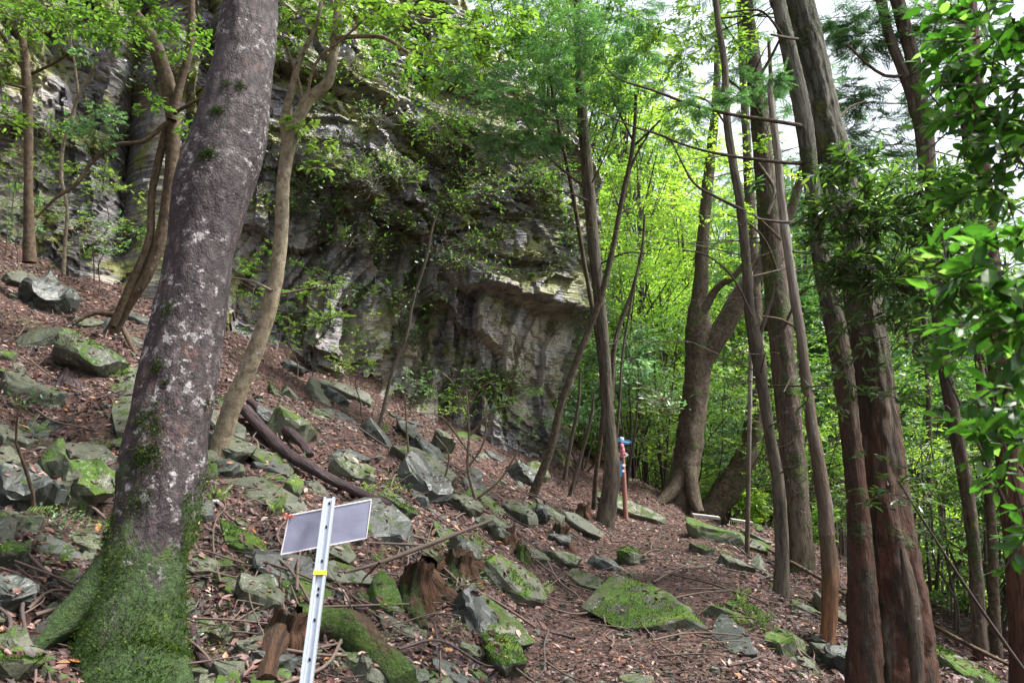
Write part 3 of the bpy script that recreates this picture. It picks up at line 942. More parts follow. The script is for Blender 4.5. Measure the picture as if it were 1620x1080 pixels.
ROCKS = [
    # px, py, w_px, depth ratio, thick ratio, yaw deg, extra tilt deg (axis y), mat, label
    (820, 918, 130, .7, .3, -15, 8, 'rock_moss', "broad moss covered rock left of the trail behind the long leaning slab"),
    (997, 885, 52, .8, .6, 10, 0, 'rock_moss', "small round boulder with bright moss at the left edge of the trail"),
    (893, 885, 66, .6, .45, 10, 0, 'rock', "dark blocky stone below the hollow stump"),
    (728, 800, 68, .7, .6, 20, 0, 'rock', "squarish mossy block under the large mid slope slab"),
    (826, 752, 56, .6, .6, -30, 20, 'rock_dark', "dark boulder at the foot of the cliff beside the leaning sapling"),
    (462, 775, 70, .35, .5, -60, 20, 'rock_moss', "tilted mossy wedge under the dark fallen logs"),
    (135, 560, 130, .55, .42, -8, 12, 'rock_moss', "long boulder with moss left of the big leaning trunk"),
    (112, 790, 120, .8, 1.05, 10, 0, 'rock_moss', "big square boulder with moss on its top beside the base of the big trunk"),
    (22, 790, 120, .7, .9, 30, 0, 'rock_dark', "grey lichened boulder at the left edge of the photo"),
    (85, 468, 95, .7, .6, 10, 10, 'rock_dark', "dark boulder with a mossy top under the left wall"),
    (178, 1062, 82, .8, .6, 0, 0, 'rock_moss', "rounded mossy stone in front of the mossy base of the big trunk"),
    (15, 1050, 105, .8, .7, 20, 0, 'rock_moss', "mossy stone in the bottom left corner"),
    (2, 955, 80, .8, .8, 50, 0, 'rock_dark', "dark stone above the bottom left corner"),
    (15, 880, 50, .8, .9, 10, 0, 'rock_moss', "small moss cushioned stone at the left edge below the grey boulder"),
    (140, 716, 95, .5, .3, -10, 6, 'rock', "flat slab behind the square mossy boulder"),
    (45, 610, 100, .5, .35, 5, 5, 'rock', "flat topped slab at the left edge below the bright mossy boulder"),
    (25, 690, 70, .7, .3, 15, 6, 'rock', "thin grey slab at the left edge above the lichened boulder"),
    (1106, 797, 30, .5, 1.4, 10, 0, 'rock', "narrow upright stone at the foot of the forked tree"),
    (1150, 968, 80, .5, .25, -30, 12, 'rock_moss', "low slab with yellow moss patches above the dark wedge slab"),
    (1110, 870, 40, .7, .5, 0, 0, 'rock_moss', "small mossy stone in the upper trail"),
    (1165, 893, 62, .45, .35, -10, 4, 'rock', "oblong stone at the right edge of the upper trail"),
    (1125, 835, 100, .5, .25, -20, 8, 'rock_moss', "broad low slab in front of the wooden planks"),
    (1200, 850, 70, .5, .25, -30, 8, 'rock', "slab under the right end of the planks"),
    (500, 618, 75, .45, .3, -30, 18, 'rock', "short slab at the foot of the cliff left of the long slab"),
    (600, 690, 90, .35, .25, -30, 20, 'rock_dark', "dark slab just below the cliff foot"),
    (430, 617, 60, .4, .3, -30, 18, 'rock_moss', "bright mossy ledge stone right of the pale sinuous tree"),
    (408, 945, 80, .7, .6, 10, 5, 'rock', "mossy block left of the metal sign post"),
    (352, 1010, 42, .8, .9, 10, 0, 'rock_moss', "small round stone between the big trunk and the sign post"),
    (1515, 1052, 120, .5, .25, -25, 10, 'rock_moss', "mossy slab right of the great cypress"),
    (1010, 1078, 66, .8, .3, 0, 0, 'rock', "flat stone at the bottom edge in the trail"),
    (745, 972, 85, .6, .6, -30, 20, 'rock_dark', "dark block behind the long leaning slab"),
    (520, 860, 100, .5, .2, 5, 5, 'rock', "flat slab under the right half of the metal sign"),
    (850, 815, 50, .5, .7, -60, 25, 'rock_dark', "tilted dark stone above the hollow stump"),
    (700, 705, 40, .6, 1.0, -20, 0, 'rock', "upright stone at the cliff foot behind the large slab"),
    (90, 990, 60, .3, .3, 30, 10, 'rock_dark', "thin dark slab between the roots left of the big trunk"),
    (360, 640, 60, .5, .3, -20, 10, 'rock_moss', "mossy slab between the big trunk and the pale tree"),
    (1270, 960, 60, .5, .3, -30, 10, 'rock', "slab at the foot of the thick cypress behind the stripped trunk"),
    (960, 890, 60, .5, .3, -50, 15, 'rock_dark', "dark split stone left of the small round mossy boulder"),
    (780, 838, 60, .6, .6, -20, 10, 'rock', "angular stone beside the orange stub stump"),
    (560, 745, 90, .6, .4, -25, 12, 'rock', "block above the end of the fallen log"),
    (625, 800, 90, .6, .35, -25, 10, 'rock_moss', "mossy block right of the fallen log"),
]
rock_pts = []
for k, (px, py, wp, dr, tr, yaw, tilt, mt, lab) in enumerate(ROCKS):
    h = ghit(px, py + wp * .12)
    dist = h[1]
    w = wp / F * dist * 1.05
    t = max(w * tr, .05)
    V, Fc = slab_mesh(100 + k, w, w * dr * 1.25, t)
    o = obj("rock", [(V, Fc)], M[mt], smooth_=True)
    o.data.shade_flat() if hasattr(o.data, "shade_flat") else None
    o.location = Vector(h) + Vector((0, 0, t * .10))
    o.rotation_euler = basis_rot(gn(h[0], h[1]), math.radians(yaw), math.pi / 2, math.radians(tilt))
    tag(o, lab, "rock", "slate rocks on the slope")
    rock_pts.append((h[0], h[1], w * .5))

LONG = [(916, 955, 1090, 998, 120, .22, 'rock_moss', "large pointed mossy slab with bare grey rim lying in the middle of the trail"),
        (733, 942, 842, 1036, 50, .35, 'rock', "long straight grey green slab leaning down toward the trail left of the mossy trail slab"),
        (762, 1015, 822, 1078, 60, .5, 'rock_moss', "blunt rounded slab at the bottom edge below the long leaning slab"),
        (604, 712, 728, 768, 66, .35, 'rock', "large smooth grey green slab in mid slope below the cliff"),
        (1130, 985, 1196, 1052, 46, .35, 'rock_dark', "bare dark grey wedge slab at the lower right edge of the trail"),
        (882, 812, 962, 862, 30, .4, 'rock', "long thin ledge of stone between the hollow stump and the slim cypress"),
        (345, 758, 482, 812, 74, .2, 'rock', "flat dark slab between the pale sinuous tree and the metal sign"),
        (495, 600, 605, 652, 24, .6, 'rock', "upper long slab lying at the foot of the cliff"),
        (1188, 898, 1246, 936, 28, .4, 'rock', "grey slab between the two slim trunks right of the trail"),
        (935, 790, 1045, 826, 34, .4, 'rock', "wide slab behind the trail below the signpost"),
        (1282, 935, 1342, 1010, 36, .4, 'rock', "slab showing between the orange stripped trunk and the great cypress"),
        (620, 668, 668, 712, 26, .6, 'rock_dark', "narrow dark slab at the cliff foot above the large smooth slab"),
        (1148, 850, 1226, 876, 24, .4, 'rock_moss', "low mossy slab across the head of the trail below the planks"),
        (1152, 955, 1210, 985, 34, .3, 'rock_moss', "flat slab with yellow green moss above the dark wedge slab"),
        (790, 800, 850, 835, 34, .5, 'rock', "angular slab above and left of the hollow stump"),
        (650, 905, 706, 968, 34, .5, 'rock_dark', "dark slab half hidden by the roots of the tall orange stump"),
        (190, 600, 205, 700, 40, .3, 'rock', "slab partly hidden behind the thick leaning trunk"),
        (330, 835, 420, 880, 40, .4, 'rock_moss', "mossy slab right of the thick leaning trunk below the flat dark slab"),
        (490, 905, 590, 925, 36, .5, 'rock', "slab crossing behind the sign post under its yellow band"),
        (60, 360, 150, 430, 30, .4, 'rock', "long grey green slab sloping under the dark wall at the left"),
        (905, 905, 950, 940, 30, .3, 'rock', "pale flat slab at the upper left corner of the mossy trail slab")]
for k, (ax, ay, bx, by, wp, tr, mt, lab) in enumerate(LONG):
    A, B = ghit(ax, ay), ghit(bx, by)
    L = np.linalg.norm(B - A)
    dist = (A[1] + B[1]) / 2
    w = wp / F * dist * 1.25
    t = max(w * tr, .06)
    V, Fc = slab_mesh(1300 + k, L * 1.02, w, t)
    c = (A + B) / 2
    n = gn(c[0], c[1])
    ex = (B - A) / L
    ez = n - ex * np.dot(n, ex); ez /= np.linalg.norm(ez)
    ey = np.cross(ez, ex)
    ez = ez - ey * (.32 if ey[1] > 0 else -.32); ez /= np.linalg.norm(ez); ey = np.cross(ez, ex)
    from mathutils import Matrix
    o = obj("rock", [(V, Fc)], M[mt], smooth_=False)
    o.location = c + ez * t * .22
    o.rotation_euler = Matrix((ex, ey, ez)).transposed().to_euler()
    tag(o, lab, "rock", "slate rocks on the slope")
    rock_pts.append((c[0], c[1], L * .4))

# loose rubble: shared meshes, every stone an object
protos = []
for k in range(12):
    rg = RS(900 + k)
    V, Fc = slab_mesh(900 + k, 1, .55 + .4 * rg.rand(), .22 + .4 * rg.rand(), 1)
    protos.append((V, Fc))
rub_me = {}
for mt in ('rock', 'rock_moss', 'rock_dark'):
    for k, (V, Fc) in enumerate(protos):
        rub_me[(mt, k)] = make_mesh("rubble_stone", [(V, Fc)], M[mt], smooth_=False)
rg = RS(33)
cnt = 0
while cnt < 290:
    px, py = rg.uniform(-20, 1400), rg.uniform(430, 1085)
    if py < 430 + max(0, px) * .32 and px < 900: continue
    if px > 900 and py < 835: continue
    h = ghit(px, py)
    if h[1] > 16 or h[1] < 2.5: continue
    td = float(trail_d(np.array([h[0]]), np.array([h[1]]))[0])
    if td < .75 and rg.rand() < .85: continue
    s = (.10 + .42 * rg.rand() ** 1.8) * (.45 if td < .9 else 1) * (.7 if px > 900 else 1) * (1.35 if 360 < px < 900 and py < 830 else 1) * (.75 if h[1] < 5 else 1.15)
    if any((h[0] - a) ** 2 + (h[1] - b) ** 2 < (c * .8 + s * .3) ** 2 for a, b, c in rock_pts): continue
    mt = ('rock', 'rock', 'rock_moss', 'rock_dark')[rg.randint(4)]
    o = bpy.data.objects.new("rubble_stone", rub_me[(mt, rg.randint(12))])
    SC.collection.objects.link(o)
    o.location = (h[0], h[1], h[2] - s * .06)
    o.scale = (s, s, s * rg.uniform(.6, 1.3))
    o.rotation_euler = basis_rot(gn(h[0], h[1]), rg.uniform(0, 6.28), rg.uniform(0, 6.28), rg.normal() * .28)
    kind = {'rock': "grey green angular stone", 'rock_moss': "mossy angular stone", 'rock_dark': "dark angular stone"}[mt]
    size = "small" if s < .2 else ("middling" if s < .34 else "large")
    tag(o, which(f"{size} {kind}", h), "stone", "loose angular stones on the slope")
    cnt += 1


bv, bf, nb = [], [], 0
bpy.context.view_layer.update()
for o in bpy.data.objects:
    if o.name.startswith(("rock", "rubble_stone")) and o.type == 'MESH':
        mw = np.array(o.matrix_world)
        v = np.empty(len(o.data.vertices) * 3, np.float32); o.data.vertices.foreach_get("co", v)
        v = v.reshape(-1, 3) @ mw[:3, :3].T + mw[:3, 3]
        bv.append(v); bf += [[i + nb for i in p.vertices] for p in o.data.polygons]; nb += len(v)
ROCK_BVH = BVHTree.FromPolygons([tuple(p) for p in np.concatenate(bv).tolist()], bf)
litter()

# chips too many to count
rg = RS(44)
chips = []
for k in range(10):
    V, Fc = slab_mesh(700 + k, 1, .7, .4, 0)
    chips.append((V, Fc))
parts = []
for k in range(2600):
    Y = 3.2 + rg.rand() ** 1.2 * 12
    x = rg.uniform(-1, 1) * (Y * .68 + .4)
    if x > 5.5: continue
    V, Fc = chips[k % 10]
    s_ = .025 + .06 * rg.rand() ** 2
    a = rg.uniform(0, 6.28)
    c_, s2 = math.cos(a), math.sin(a)
    Rm = np.array([[c_, -s2, 0], [s2, c_, 0], [0, 0, 1]])
    parts.append((x, Y, (V * s_) @ Rm.T, Fc))
zz = ground_z(np.array([p[0] for p in parts]), np.array([p[1] for p in parts]))
parts = [(p[2] + [p[0], p[1], z + .012], p[3], int(k % 3 == 0)) for k, (p, z) in enumerate(zip(parts, zz))]
tag(obj("gravel", parts, [M['rock'], M['rock_dark']], smooth_=False), "small grey stone chips scattered through the dead leaves", "gravel", kind='stuff')


# ------------------------------------------------------------------ trees
def path3(pts, Y0, Y1=None, k0=0.0):
    """[(px,py,width_px)...] -> world points and radii; depth goes from Y0 to Y1 along the list"""
    n = len(pts)
    P, R = [], []
    for i, p in enumerate(pts):
        Y = Y0 if Y1 is None else Y0 + (Y1 - Y0) * i / (n - 1)
        if len(p) > 3: Y = p[3]
        q = at(p[0], p[1], Y)
        P.append(q)
        cd = q[1] * CP + (q[2] - EYE) * SP
        R.append(p[2] / 2 / F * cd / math.sqrt(1 + ((p[0] - 810) / F) ** 2) * .97)
    return np.array(P), np.array(R)


def extend(P, R, ln=3.0, taper=.6):
    d = P[-1] - P[-2]
    d /= np.linalg.norm(d)
    d = d * .6 + np.array([0, 0, .4])
    return np.vstack([P, P[-1] + d * ln]), np.append(R, R[-1] * (taper if ln < 9 else .2))


def root_down(P, R, dep=.35, flare=1.25):
    d = P[0] - P[1]
    d /= np.linalg.norm(d)
    return np.vstack([P[0] + d * dep, P]), np.append(R[0] * flare, R)


def plate_tree(name, label, cat, group, trunk, Y0, Y1=None, mat='bark_grey', sides=20, rough=.08, step=.08, branches=(), top=3.0, lobes=None, flare=1.25, dep=.35, seed=1, bmat=None, spurs=0, ws=1.0):
    P, R = path3(trunk, Y0, Y1)
    R = R * ws
    base = P[0].copy()
    P, R = root_down(P, R, dep, flare)
    if top: P, R = extend(P, R, top)
    t = empty(name, base, label, cat, group)
    tp_ = [tube(P, R, sides, step, rough, 2.0, seed, lobes)]
    if spurs:
        rg = RS(seed + 500)
        PR = crom(np.column_stack([P, R]), .1)
        ix = rg.randint(int(len(PR) * .12), int(len(PR) * .9), spurs)
        a = rg.rand(spurs) * 6.28
        d = np.stack([np.cos(a), np.sin(a) * .8, rg.rand(spurs) * .5 - .1], 1)
        ln = .08 + 1.5 * rg.rand(spurs) ** 3.2
        A = PR[ix, :3] + d * PR[ix, 3:4] * .7
        B = A + d * (PR[ix, 3:4] + ln[:, None] * .5)
        C_ = B + (d + rg.normal(size=d.shape) * .35) * ln[:, None] * .5
        D_ = C_ + (d + rg.normal(size=d.shape) * .5 + [0, 0, .15]) * ln[:, None] * .35
        E_ = B + (d + rg.normal(size=d.shape) * .7) * ln[:, None] * .4
        tp_ += [sticks(A, B, .004 + .006 * ln, .003 + .004 * ln), sticks(B, C_, .003 + .004 * ln, .0025), sticks(C_, D_, .0025, .001), sticks(B, E_, .003, .001)]
    obj("trunk", flat_parts(tp_), M[mat], t)
    for i, br in enumerate(branches):
        pts, a, b = br[0], br[1], br[2]
        P, R = path3(pts, a, b)
        R = R * ws
        tp = br[3] if len(br) > 3 else 0
        if tp: P, R = extend(P, R, tp, .4)
        obj("branch", flat_parts([tube(P, R, 10, .08, .06, 2.0, seed + i)]), M[bmat or mat], t)
    return t


# 1 big leaning trunk, mossy at the foot
def lob1(s, a):
    fl = np.exp(-s / .38)
    return 1 + fl * (.12 * np.cos(a * 5 + .6) + .08 * np.cos(3 * a)) + .02 * np.cos(a * 3 + s * 1.5)


T1 = plate_tree("leaning_tree", "thick violet grey trunk with pale lichen leaning right, its foot coated in dark green moss", "tree", None,
                [(198, 1090, 205), (198, 1040, 192), (215, 960, 160), (228, 880, 142), (250, 800, 146), (263, 700, 138), (283, 600, 129), (301, 500, 121), (318, 400, 114), (338, 300, 127), (367, 200, 120), (386, 100, 99), (394, 0, 93), (400, -120, 86)],
                3.75, 4.6, 'bark_big', 72, .05, .03, lobes=lob1, flare=1.15, top=4.0, dep=.4)
for i, (pts, a, b) in enumerate([([(215, 850, 60), (180, 905, 84), (140, 955, 78), (95, 990, 58), (60, 1015, 44), (35, 1050, 30)], 3.95, 3.5)]):
    P, R = path3(pts, a, b)
    obj("root", flat_parts([tube(P, R, 24, .04, .12, 2.2, 40 + i)]), M['bark_big'], T1)


def tufts(trunk_obj, count, zmax_, seed, size=.02, prob=None):
    """little moss blades standing off the bark, where the noise says moss"""
    me = trunk_obj.data
    o = ORG[trunk_obj]
    V = np.empty(len(me.vertices) * 3, np.float32); me.vertices.foreach_get("co", V)
    Nn = np.empty(len(me.vertices) * 3, np.float32); me.vertices.foreach_get("normal", Nn)
    V = V.reshape(-1, 3) + o; Nn = Nn.reshape(-1, 3)
    rg = RS(seed)
    idx = rg.randint(0, len(V), count)
    P = V[idx] + rg.normal(size=(count, 3)) * .012
    N = Nn[idx]
    n = fbm(P * np.array([1, 1, .7]), 4.5, seed, 3) * .5
    k = (n * 1.5 + (zmax_ - P[:, 2]) * .6) > .12
    P, N, n = P[k], N[k], n[k]
    size = size * (.6 + 1.3 * np.clip(n + .4, 0, 1))[:, None].ravel()
    D = N + rg.normal(size=P.shape) * .6
    D[:, 2] -= .2
    return leaves(P, D, rg.normal(size=P.shape), size * (.6 + .8 * rg.rand(len(P))), 'thin', 0)


trunk1 = [c for c in T1.children if c.name.startswith("trunk")][0]
obj("moss", fix(tufts(trunk1, 170000, 1.3, 3, .013)), M['moss_tuft'], T1, smooth_=False)["kind"] = "stuff"
rg = RS(8)
for (px, py, r, n) in [(262, 640, 22, 420), (278, 705, 24, 450), (235, 708, 18, 200), (292, 690, 14, 200), (262, 570, 12, 160), (260, 476, 12, 140), (255, 770, 22, 350), (348, 178, 12, 200), (325, 260, 12, 200), (367, 255, 10, 160), (428, 140, 10, 150), (290, 655, 9, 90), (365, 140, 9, 60), (300, 600, 5, 30)]:
    yb = 3.75 + (4.6 - 3.75) * (1090 - py) / 1210
    c = at(px, py, yb)
    bv = trunk1.closest_point_on_mesh(Vector(c - ORG[T1] - np.array([0, .5, 0])))
    q = np.array(bv[1]) + ORG[T1]
    rr = r / F * 4 * .62
    P = q + rg.normal(size=(n, 3)) * np.array([rr, .012, rr])
    qs = []
    for p in P:
        b2 = trunk1.closest_point_on_mesh(Vector(p - ORG[T1]))
        qs.append(np.concatenate([np.array(b2[1]) + ORG[T1], np.array(b2[2])]))
    qs = np.array(qs)
    D = qs[:, 3:] + rg.normal(size=(n, 3)) * .7
    obj("moss", fix(leaves(qs[:, :3], D, rg.normal(size=(n, 3)), .015 * (.6 + .8 * rg.rand(n)), 'thin', 0)), M['moss_tuft'], T1, smooth_=False)["kind"] = "stuff"


def crown_on(t, clouds, mats, seed=0, name="crown"):
    rg = RS(seed)
    parts = []
    for c in clouds:
        px, py, Y, rx, ntw, nlf, L, tm = c[:8]
        kw = c[8] if len(c) > 8 else {}
        q = at(px, py, Y)
        r = rx / F * Y
        parts += cloud(rg, q, (r, r * 1.0, r * kw.pop('rz', .8)), ntw, nlf, L, tm, **kw)
    return obj(name, fix(parts), mats, t, smooth_=False)


rg = RS(17)
cl = []
for c in [(-1.6, 4.6, 7.6), (-3.2, 5.2, 7.8), (-4.6, 6.6, 8.4), (-2.6, 7.2, 8.6), (-.8, 6.0, 8.2), (-5.6, 4.4, 8.0), (-3.8, 3.4, 7.4), (-1.8, 2.6, 7.2), (-6.8, 7.6, 9.2), (-4.4, 8.8, 9.6)]:
    cl += cloud(rg, c, (1.3, 1.3, .5), 60, 9, .12, 'small', flat=.3)
obj("crown", fix(cl), [M['twig_dark'], M['lf_mid']], T1, smooth_=False)  # unseen leaf clouds above the frame, added to shade the left slope

# 2 pale sinuous tree
T2 = plate_tree("sinuous_tree", "pale tan smooth tree curving up in an S behind the thick leaning trunk", "tree", None,
                [(343, 740, 44), (352, 690, 38), (372, 630, 37), (402, 560, 33), (430, 470, 30), (444, 380, 27), (449, 280, 25), (462, 215, 26), (485, 162, 24), (517, 132, 22), (527, 90, 18), (531, 40, 16), (540, -30, 14)],
                6.6, 6.6, 'bark_pale', 20, .07, .06, branches=[
                    ([(455, 235, 20), (450, 190, 17), (462, 140, 15), (476, 90, 12), (500, 40, 8), (512, -30, 7)], 6.6, 6.4, 1.5),
                    ([(524, 62, 11), (565, 58, 9), (608, 60, 8), (640, 80, 7), (668, 95, 6), (720, 98, 4)], 6.6, 6.0),
                    ([(480, 165, 7), (470, 120, 6), (455, 80, 5), (448, 60, 4)], 6.6, 6.3),
                    ([(482, 170, 7), (500, 100, 6), (545, 60, 5), (590, 18, 4)], 6.6, 6.2),
                    ([(430, 460, 6), (400, 445, 5), (370, 440, 4)], 6.5, 6.6),
                    ([(445, 465, 5), (480, 458, 4), (520, 450, 3)], 6.5, 6.4)], top=2.5, flare=1.2, seed=4, ws=.86)
crown_on(T2, [(660, 30, 6.0, 80, 34, 9, .075, 'broad'), (740, 60, 6.0, 70, 30, 9, .075, 'broad'), (560, 10, 6.3, 70, 27, 9, .07, 'broad'), (800, 20, 6.2, 60, 22, 9, .07, 'broad'), (700, 110, 5.9, 60, 16, 8, .07, 'broad'),
              (470, 20, 6.4, 60, 26, 8, .075, 'broad'), (450, 90, 6.5, 40, 14, 7, .07, 'broad'), (620, -60, 6.2, 120, 45, 9, .075, 'broad')], [M['twig_dark'], M['lf_mid']], 11)
crown_on(T2, [(530, 450, 6.4, 34, 14, 7, .05, 'small'), (480, 195, 6.5, 26, 10, 6, .07, 'broad'), (505, 230, 6.5, 26, 10, 6, .07, 'broad'), (500, 265, 6.5, 22, 8, 6, .07, 'broad')], [M['twig'], M['lf_pale']], 12, "foliage")

# 3 brown multi-stem at the left
T3 = plate_tree("multi_stem_tree", "brown smooth multi stem tree splitting into three stems left of the thick trunk", "tree", None,
                [(180, 520, 26), (200, 485, 20), (235, 430, 20), (258, 360, 22), (270, 280, 23), (274, 200, 24), (268, 150, 27), (255, 100, 26), (237, 55, 24), (205, 10, 20), (185, -40, 18)],
                8.6, 8.2, 'bark_brown', 16, .07, .07, branches=[
                    ([(272, 190, 18), (286, 130, 14), (302, 70, 13), (303, 0, 12), (305, -60, 10)], 8.3, 8.2, 1),
                    ([(178, 515, 14), (205, 455, 15), (236, 380, 14), (240, 310, 13), (252, 250, 14), (266, 195, 14)], 8.5, 8.4),
                    ([(262, 196, 9), (225, 225, 8), (190, 228, 8), (150, 252, 7), (120, 292, 8), (90, 312, 6), (57, 345, 4)], 8.3, 8.0),
                    ([(275, 180, 7), (300, 165, 6), (330, 150, 5)], 8.2, 8.0),
                    ([(190, 500, 12), (150, 495, 8), (120, 510, 6)], 8.6, 8.4),
                    ([(195, 520, 10), (215, 560, 8), (235, 590, 6)], 8.5, 8.2)], seed=7)
crown_on(T3, [(230, 15, 7.6, 60, 40, 8, .08, 'small'), (160, 40, 7.8, 50, 22, 8, .08, 'small'), (290, 60, 7.8, 50, 26, 8, .08, 'small'), (80, 15, 7.4, 70, 40, 8, .085, 'small'), (300, 200, 8, 28, 14, 7, .07, 'small'), (240, 165, 8.0, 30, 14, 7, .07, 'small'), (190, 60, 8, 40, 18, 7, .08, 'small')], [M['twig'], M['lf_mid']], 21)
# 4 left edge tree
T4 = plate_tree("slender_tree", "slender brown trunk standing against the dark rock wall near the left edge", "tree", None,
                [(46, 372, 20), (45, 310, 16), (45, 230, 16), (43, 150, 18), (40, 100, 15), (34, 40, 13), (30, -30, 11)], 9.6, 9.3, 'bark_brown', 14, .06, .08,
                branches=[([(45, 120, 10), (15, 75, 9), (0, 50, 8), (-30, 10, 7)], 9.5, 9.2, 1), ([(48, 118, 6), (85, 100, 5), (112, 78, 4), (120, 20, 3)], 9.5, 9.2), ([(50, 60, 6), (110, 40, 5), (180, 15, 4)], 9.4, 9.0), ([(40, 140, 6), (20, 135, 5), (0, 130, 4)], 9.4, 9.2)], seed=9)
crown_on(T4, [(30, 30, 9, 60, 40, 8, .08, 'small'), (120, 30, 9, 60, 34, 8, .08, 'small'), (-10, 90, 9, 50, 26, 8, .08, 'small'), (20, 190, 8.6, 30, 14, 7, .08, 'small'), (180, 20, 8.8, 50, 26, 8, .08, 'small')], [M['twig'], M['lf_mid']], 22)
# pale twisted sapling before the dark wall
T5 = plate_tree("twisted_sapling", "thin pale twisted sapling in front of the dark rock wall at the left", "sapling", None,
                [(103, 385, 7), (106, 330, 6), (97, 280, 7), (99, 235, 7), (112, 190, 6), (123, 155, 6), (140, 125, 5), (155, 95, 4)], 8.4, 8.2, 'bark_pale', 8, .08, .05, branches=[([(124, 150, 5), (118, 100, 4), (112, 60, 3), (118, 10, 3)], 8.3, 8.2)], top=0, flare=1.1, seed=10)
crown_on(T5, [(150, 215, 8.1, 42, 30, 8, .07, 'small'), (165, 175, 8.1, 30, 16, 7, .06, 'small'), (120, 200, 8.1, 30, 14, 7, .07, 'small'), (130, 85, 8, 26, 14, 7, .06, 'small'), (185, 190, 8, 24, 12, 7, .06, 'small')], [M['twig'], M['lf_blue']], 23)

# 6 leaning dark sapling in the middle, 7 slim tree beside the signpost
T6 = plate_tree("leaning_sapling", "thin dark sapling leaning right across the end of the cliff", "sapling", None,
                [(838, 795, 17), (858, 745, 14), (874, 700, 13), (886, 645, 12), (905, 590, 11), (930, 525, 11), (952, 465, 11), (970, 390, 9), (985, 310, 8), (998, 250, 7), (1004, 200, 6), (1006, 150, 5)], 11.5, 11, 'bark_dark', 10, .07, .08,
                branches=[([(986, 320, 5), (1000, 260, 4), (1030, 205, 3)], 11.2, 11), ([(998, 235, 5), (1020, 215, 4), (1045, 190, 3)], 11.2, 10.8), ([(1000, 220, 4), (985, 190, 3), (970, 160, 2)], 11.2, 11)], top=0, seed=13)
crown_on(T6, [(1005, 140, 11, 45, 26, 7, .09, 'small'), (1040, 190, 11, 30, 12, 6, .08, 'small'), (965, 160, 11, 30, 12, 6, .08, 'small')], [M['twig_dark'], M['lf_mid']], 24)
T7 = plate_tree("slim_cypress", "slim straight cypress standing just left of the signpost with sparse dead side twigs", "tree", None,
                [(957, 828, 34), (963, 790, 29), (968, 740, 27), (962, 660, 21), (957, 580, 20), (951, 500, 18), (942, 420, 19), (934, 330, 20), (928, 260, 19), (921, 180, 17), (916, 100, 14), (914, 0, 12)], 12, 11.6, 'bark_grey', 18, .08, .08,
                branches=[([(944, 420, 4), (990, 400, 3), (1030, 402, 2)], 11.8, 11.2), ([(930, 300, 5), (880, 260, 4), (850, 225, 3), (820, 170, 2)], 11.7, 11.2), ([(934, 320, 4), (900, 305, 3), (870, 300, 2)], 11.7, 11.3), ([(925, 190, 4), (880, 190, 3), (830, 188, 2)], 11.6, 11.1), ([(936, 290, 3), (960, 240, 2), (985, 170, 2)], 11.6, 11.1)], seed=14, spurs=50)
crown_on(T7, [(900, 60, 10.5, 75, 28, 9, .17, 'frond'), (960, 40, 10.8, 70, 24, 9, .17, 'frond'), (850, 110, 10.4, 70, 24, 9, .17, 'frond'), (1010, 80, 10.8, 60, 21, 9, .17, 'frond'), (900, 150, 10.4, 60, 19, 9, .16, 'frond'), (800, 150, 10.2, 60, 18, 9, .16, 'frond'),
              (960, 120, 10.6, 55, 17, 9, .16, 'frond'), (1060, 130, 10.2, 55, 17, 9, .16, 'frond'), (830, 20, 10.5, 80, 24, 9, .17, 'frond'), (790, 220, 10.4, 46, 20, 8, .15, 'frond'), (850, 215, 10.4, 46, 20, 8, .15, 'frond'), (1010, 10, 10.5, 70, 22, 9, .17, 'frond'), (880, -80, 11, 150, 49, 9, .18, 'frond'), (740, 110, 10.6, 80, 24, 9, .17, 'frond'), (930, 90, 11.4, 100, 22, 9, .17, 'frond'), (780, 60, 11.4, 100, 28, 9, .17, 'frond'), (860, 190, 11.2, 70, 21, 9, .16, 'frond'), (970, 180, 11.2, 50, 13, 9, .16, 'frond')],
         [M['twig_dark'], M['lf_con']], 25)
T7b = plate_tree("young_maple", "thin stemmed maple with bright layered leaves right behind the slim cypress", "tree", None,
                 [(938, 826, 9), (944, 740, 8), (955, 640, 8), (946, 540, 8), (925, 420, 7), (905, 300, 7), (880, 180, 6), (860, 60, 5)], 13.2, 11.6, 'bark_dark', 8, .06, .1, top=0, seed=88)
crown_on(T7b, [(760, 90, 11.2, 90, 60, 9, .09, 'small'), (850, 60, 11.2, 90, 60, 9, .09, 'small'), (930, 130, 11.4, 80, 50, 9, .09, 'small'), (700, 190, 11.4, 60, 26, 9, .085, 'small'), (640, 90, 11.4, 80, 50, 9, .09, 'small'), (1000, 60, 11.4, 60, 16, 9, .09, 'small'), (820, 170, 11.4, 70, 36, 9, .085, 'small'), (880, 260, 11.8, 50, 22, 8, .08, 'small'), (760, 300, 11.8, 50, 14, 8, .08, 'small'), (560, 40, 11.4, 70, 40, 9, .09, 'small')],
         [M['twig_dark'], M['lf_mid']], 89)
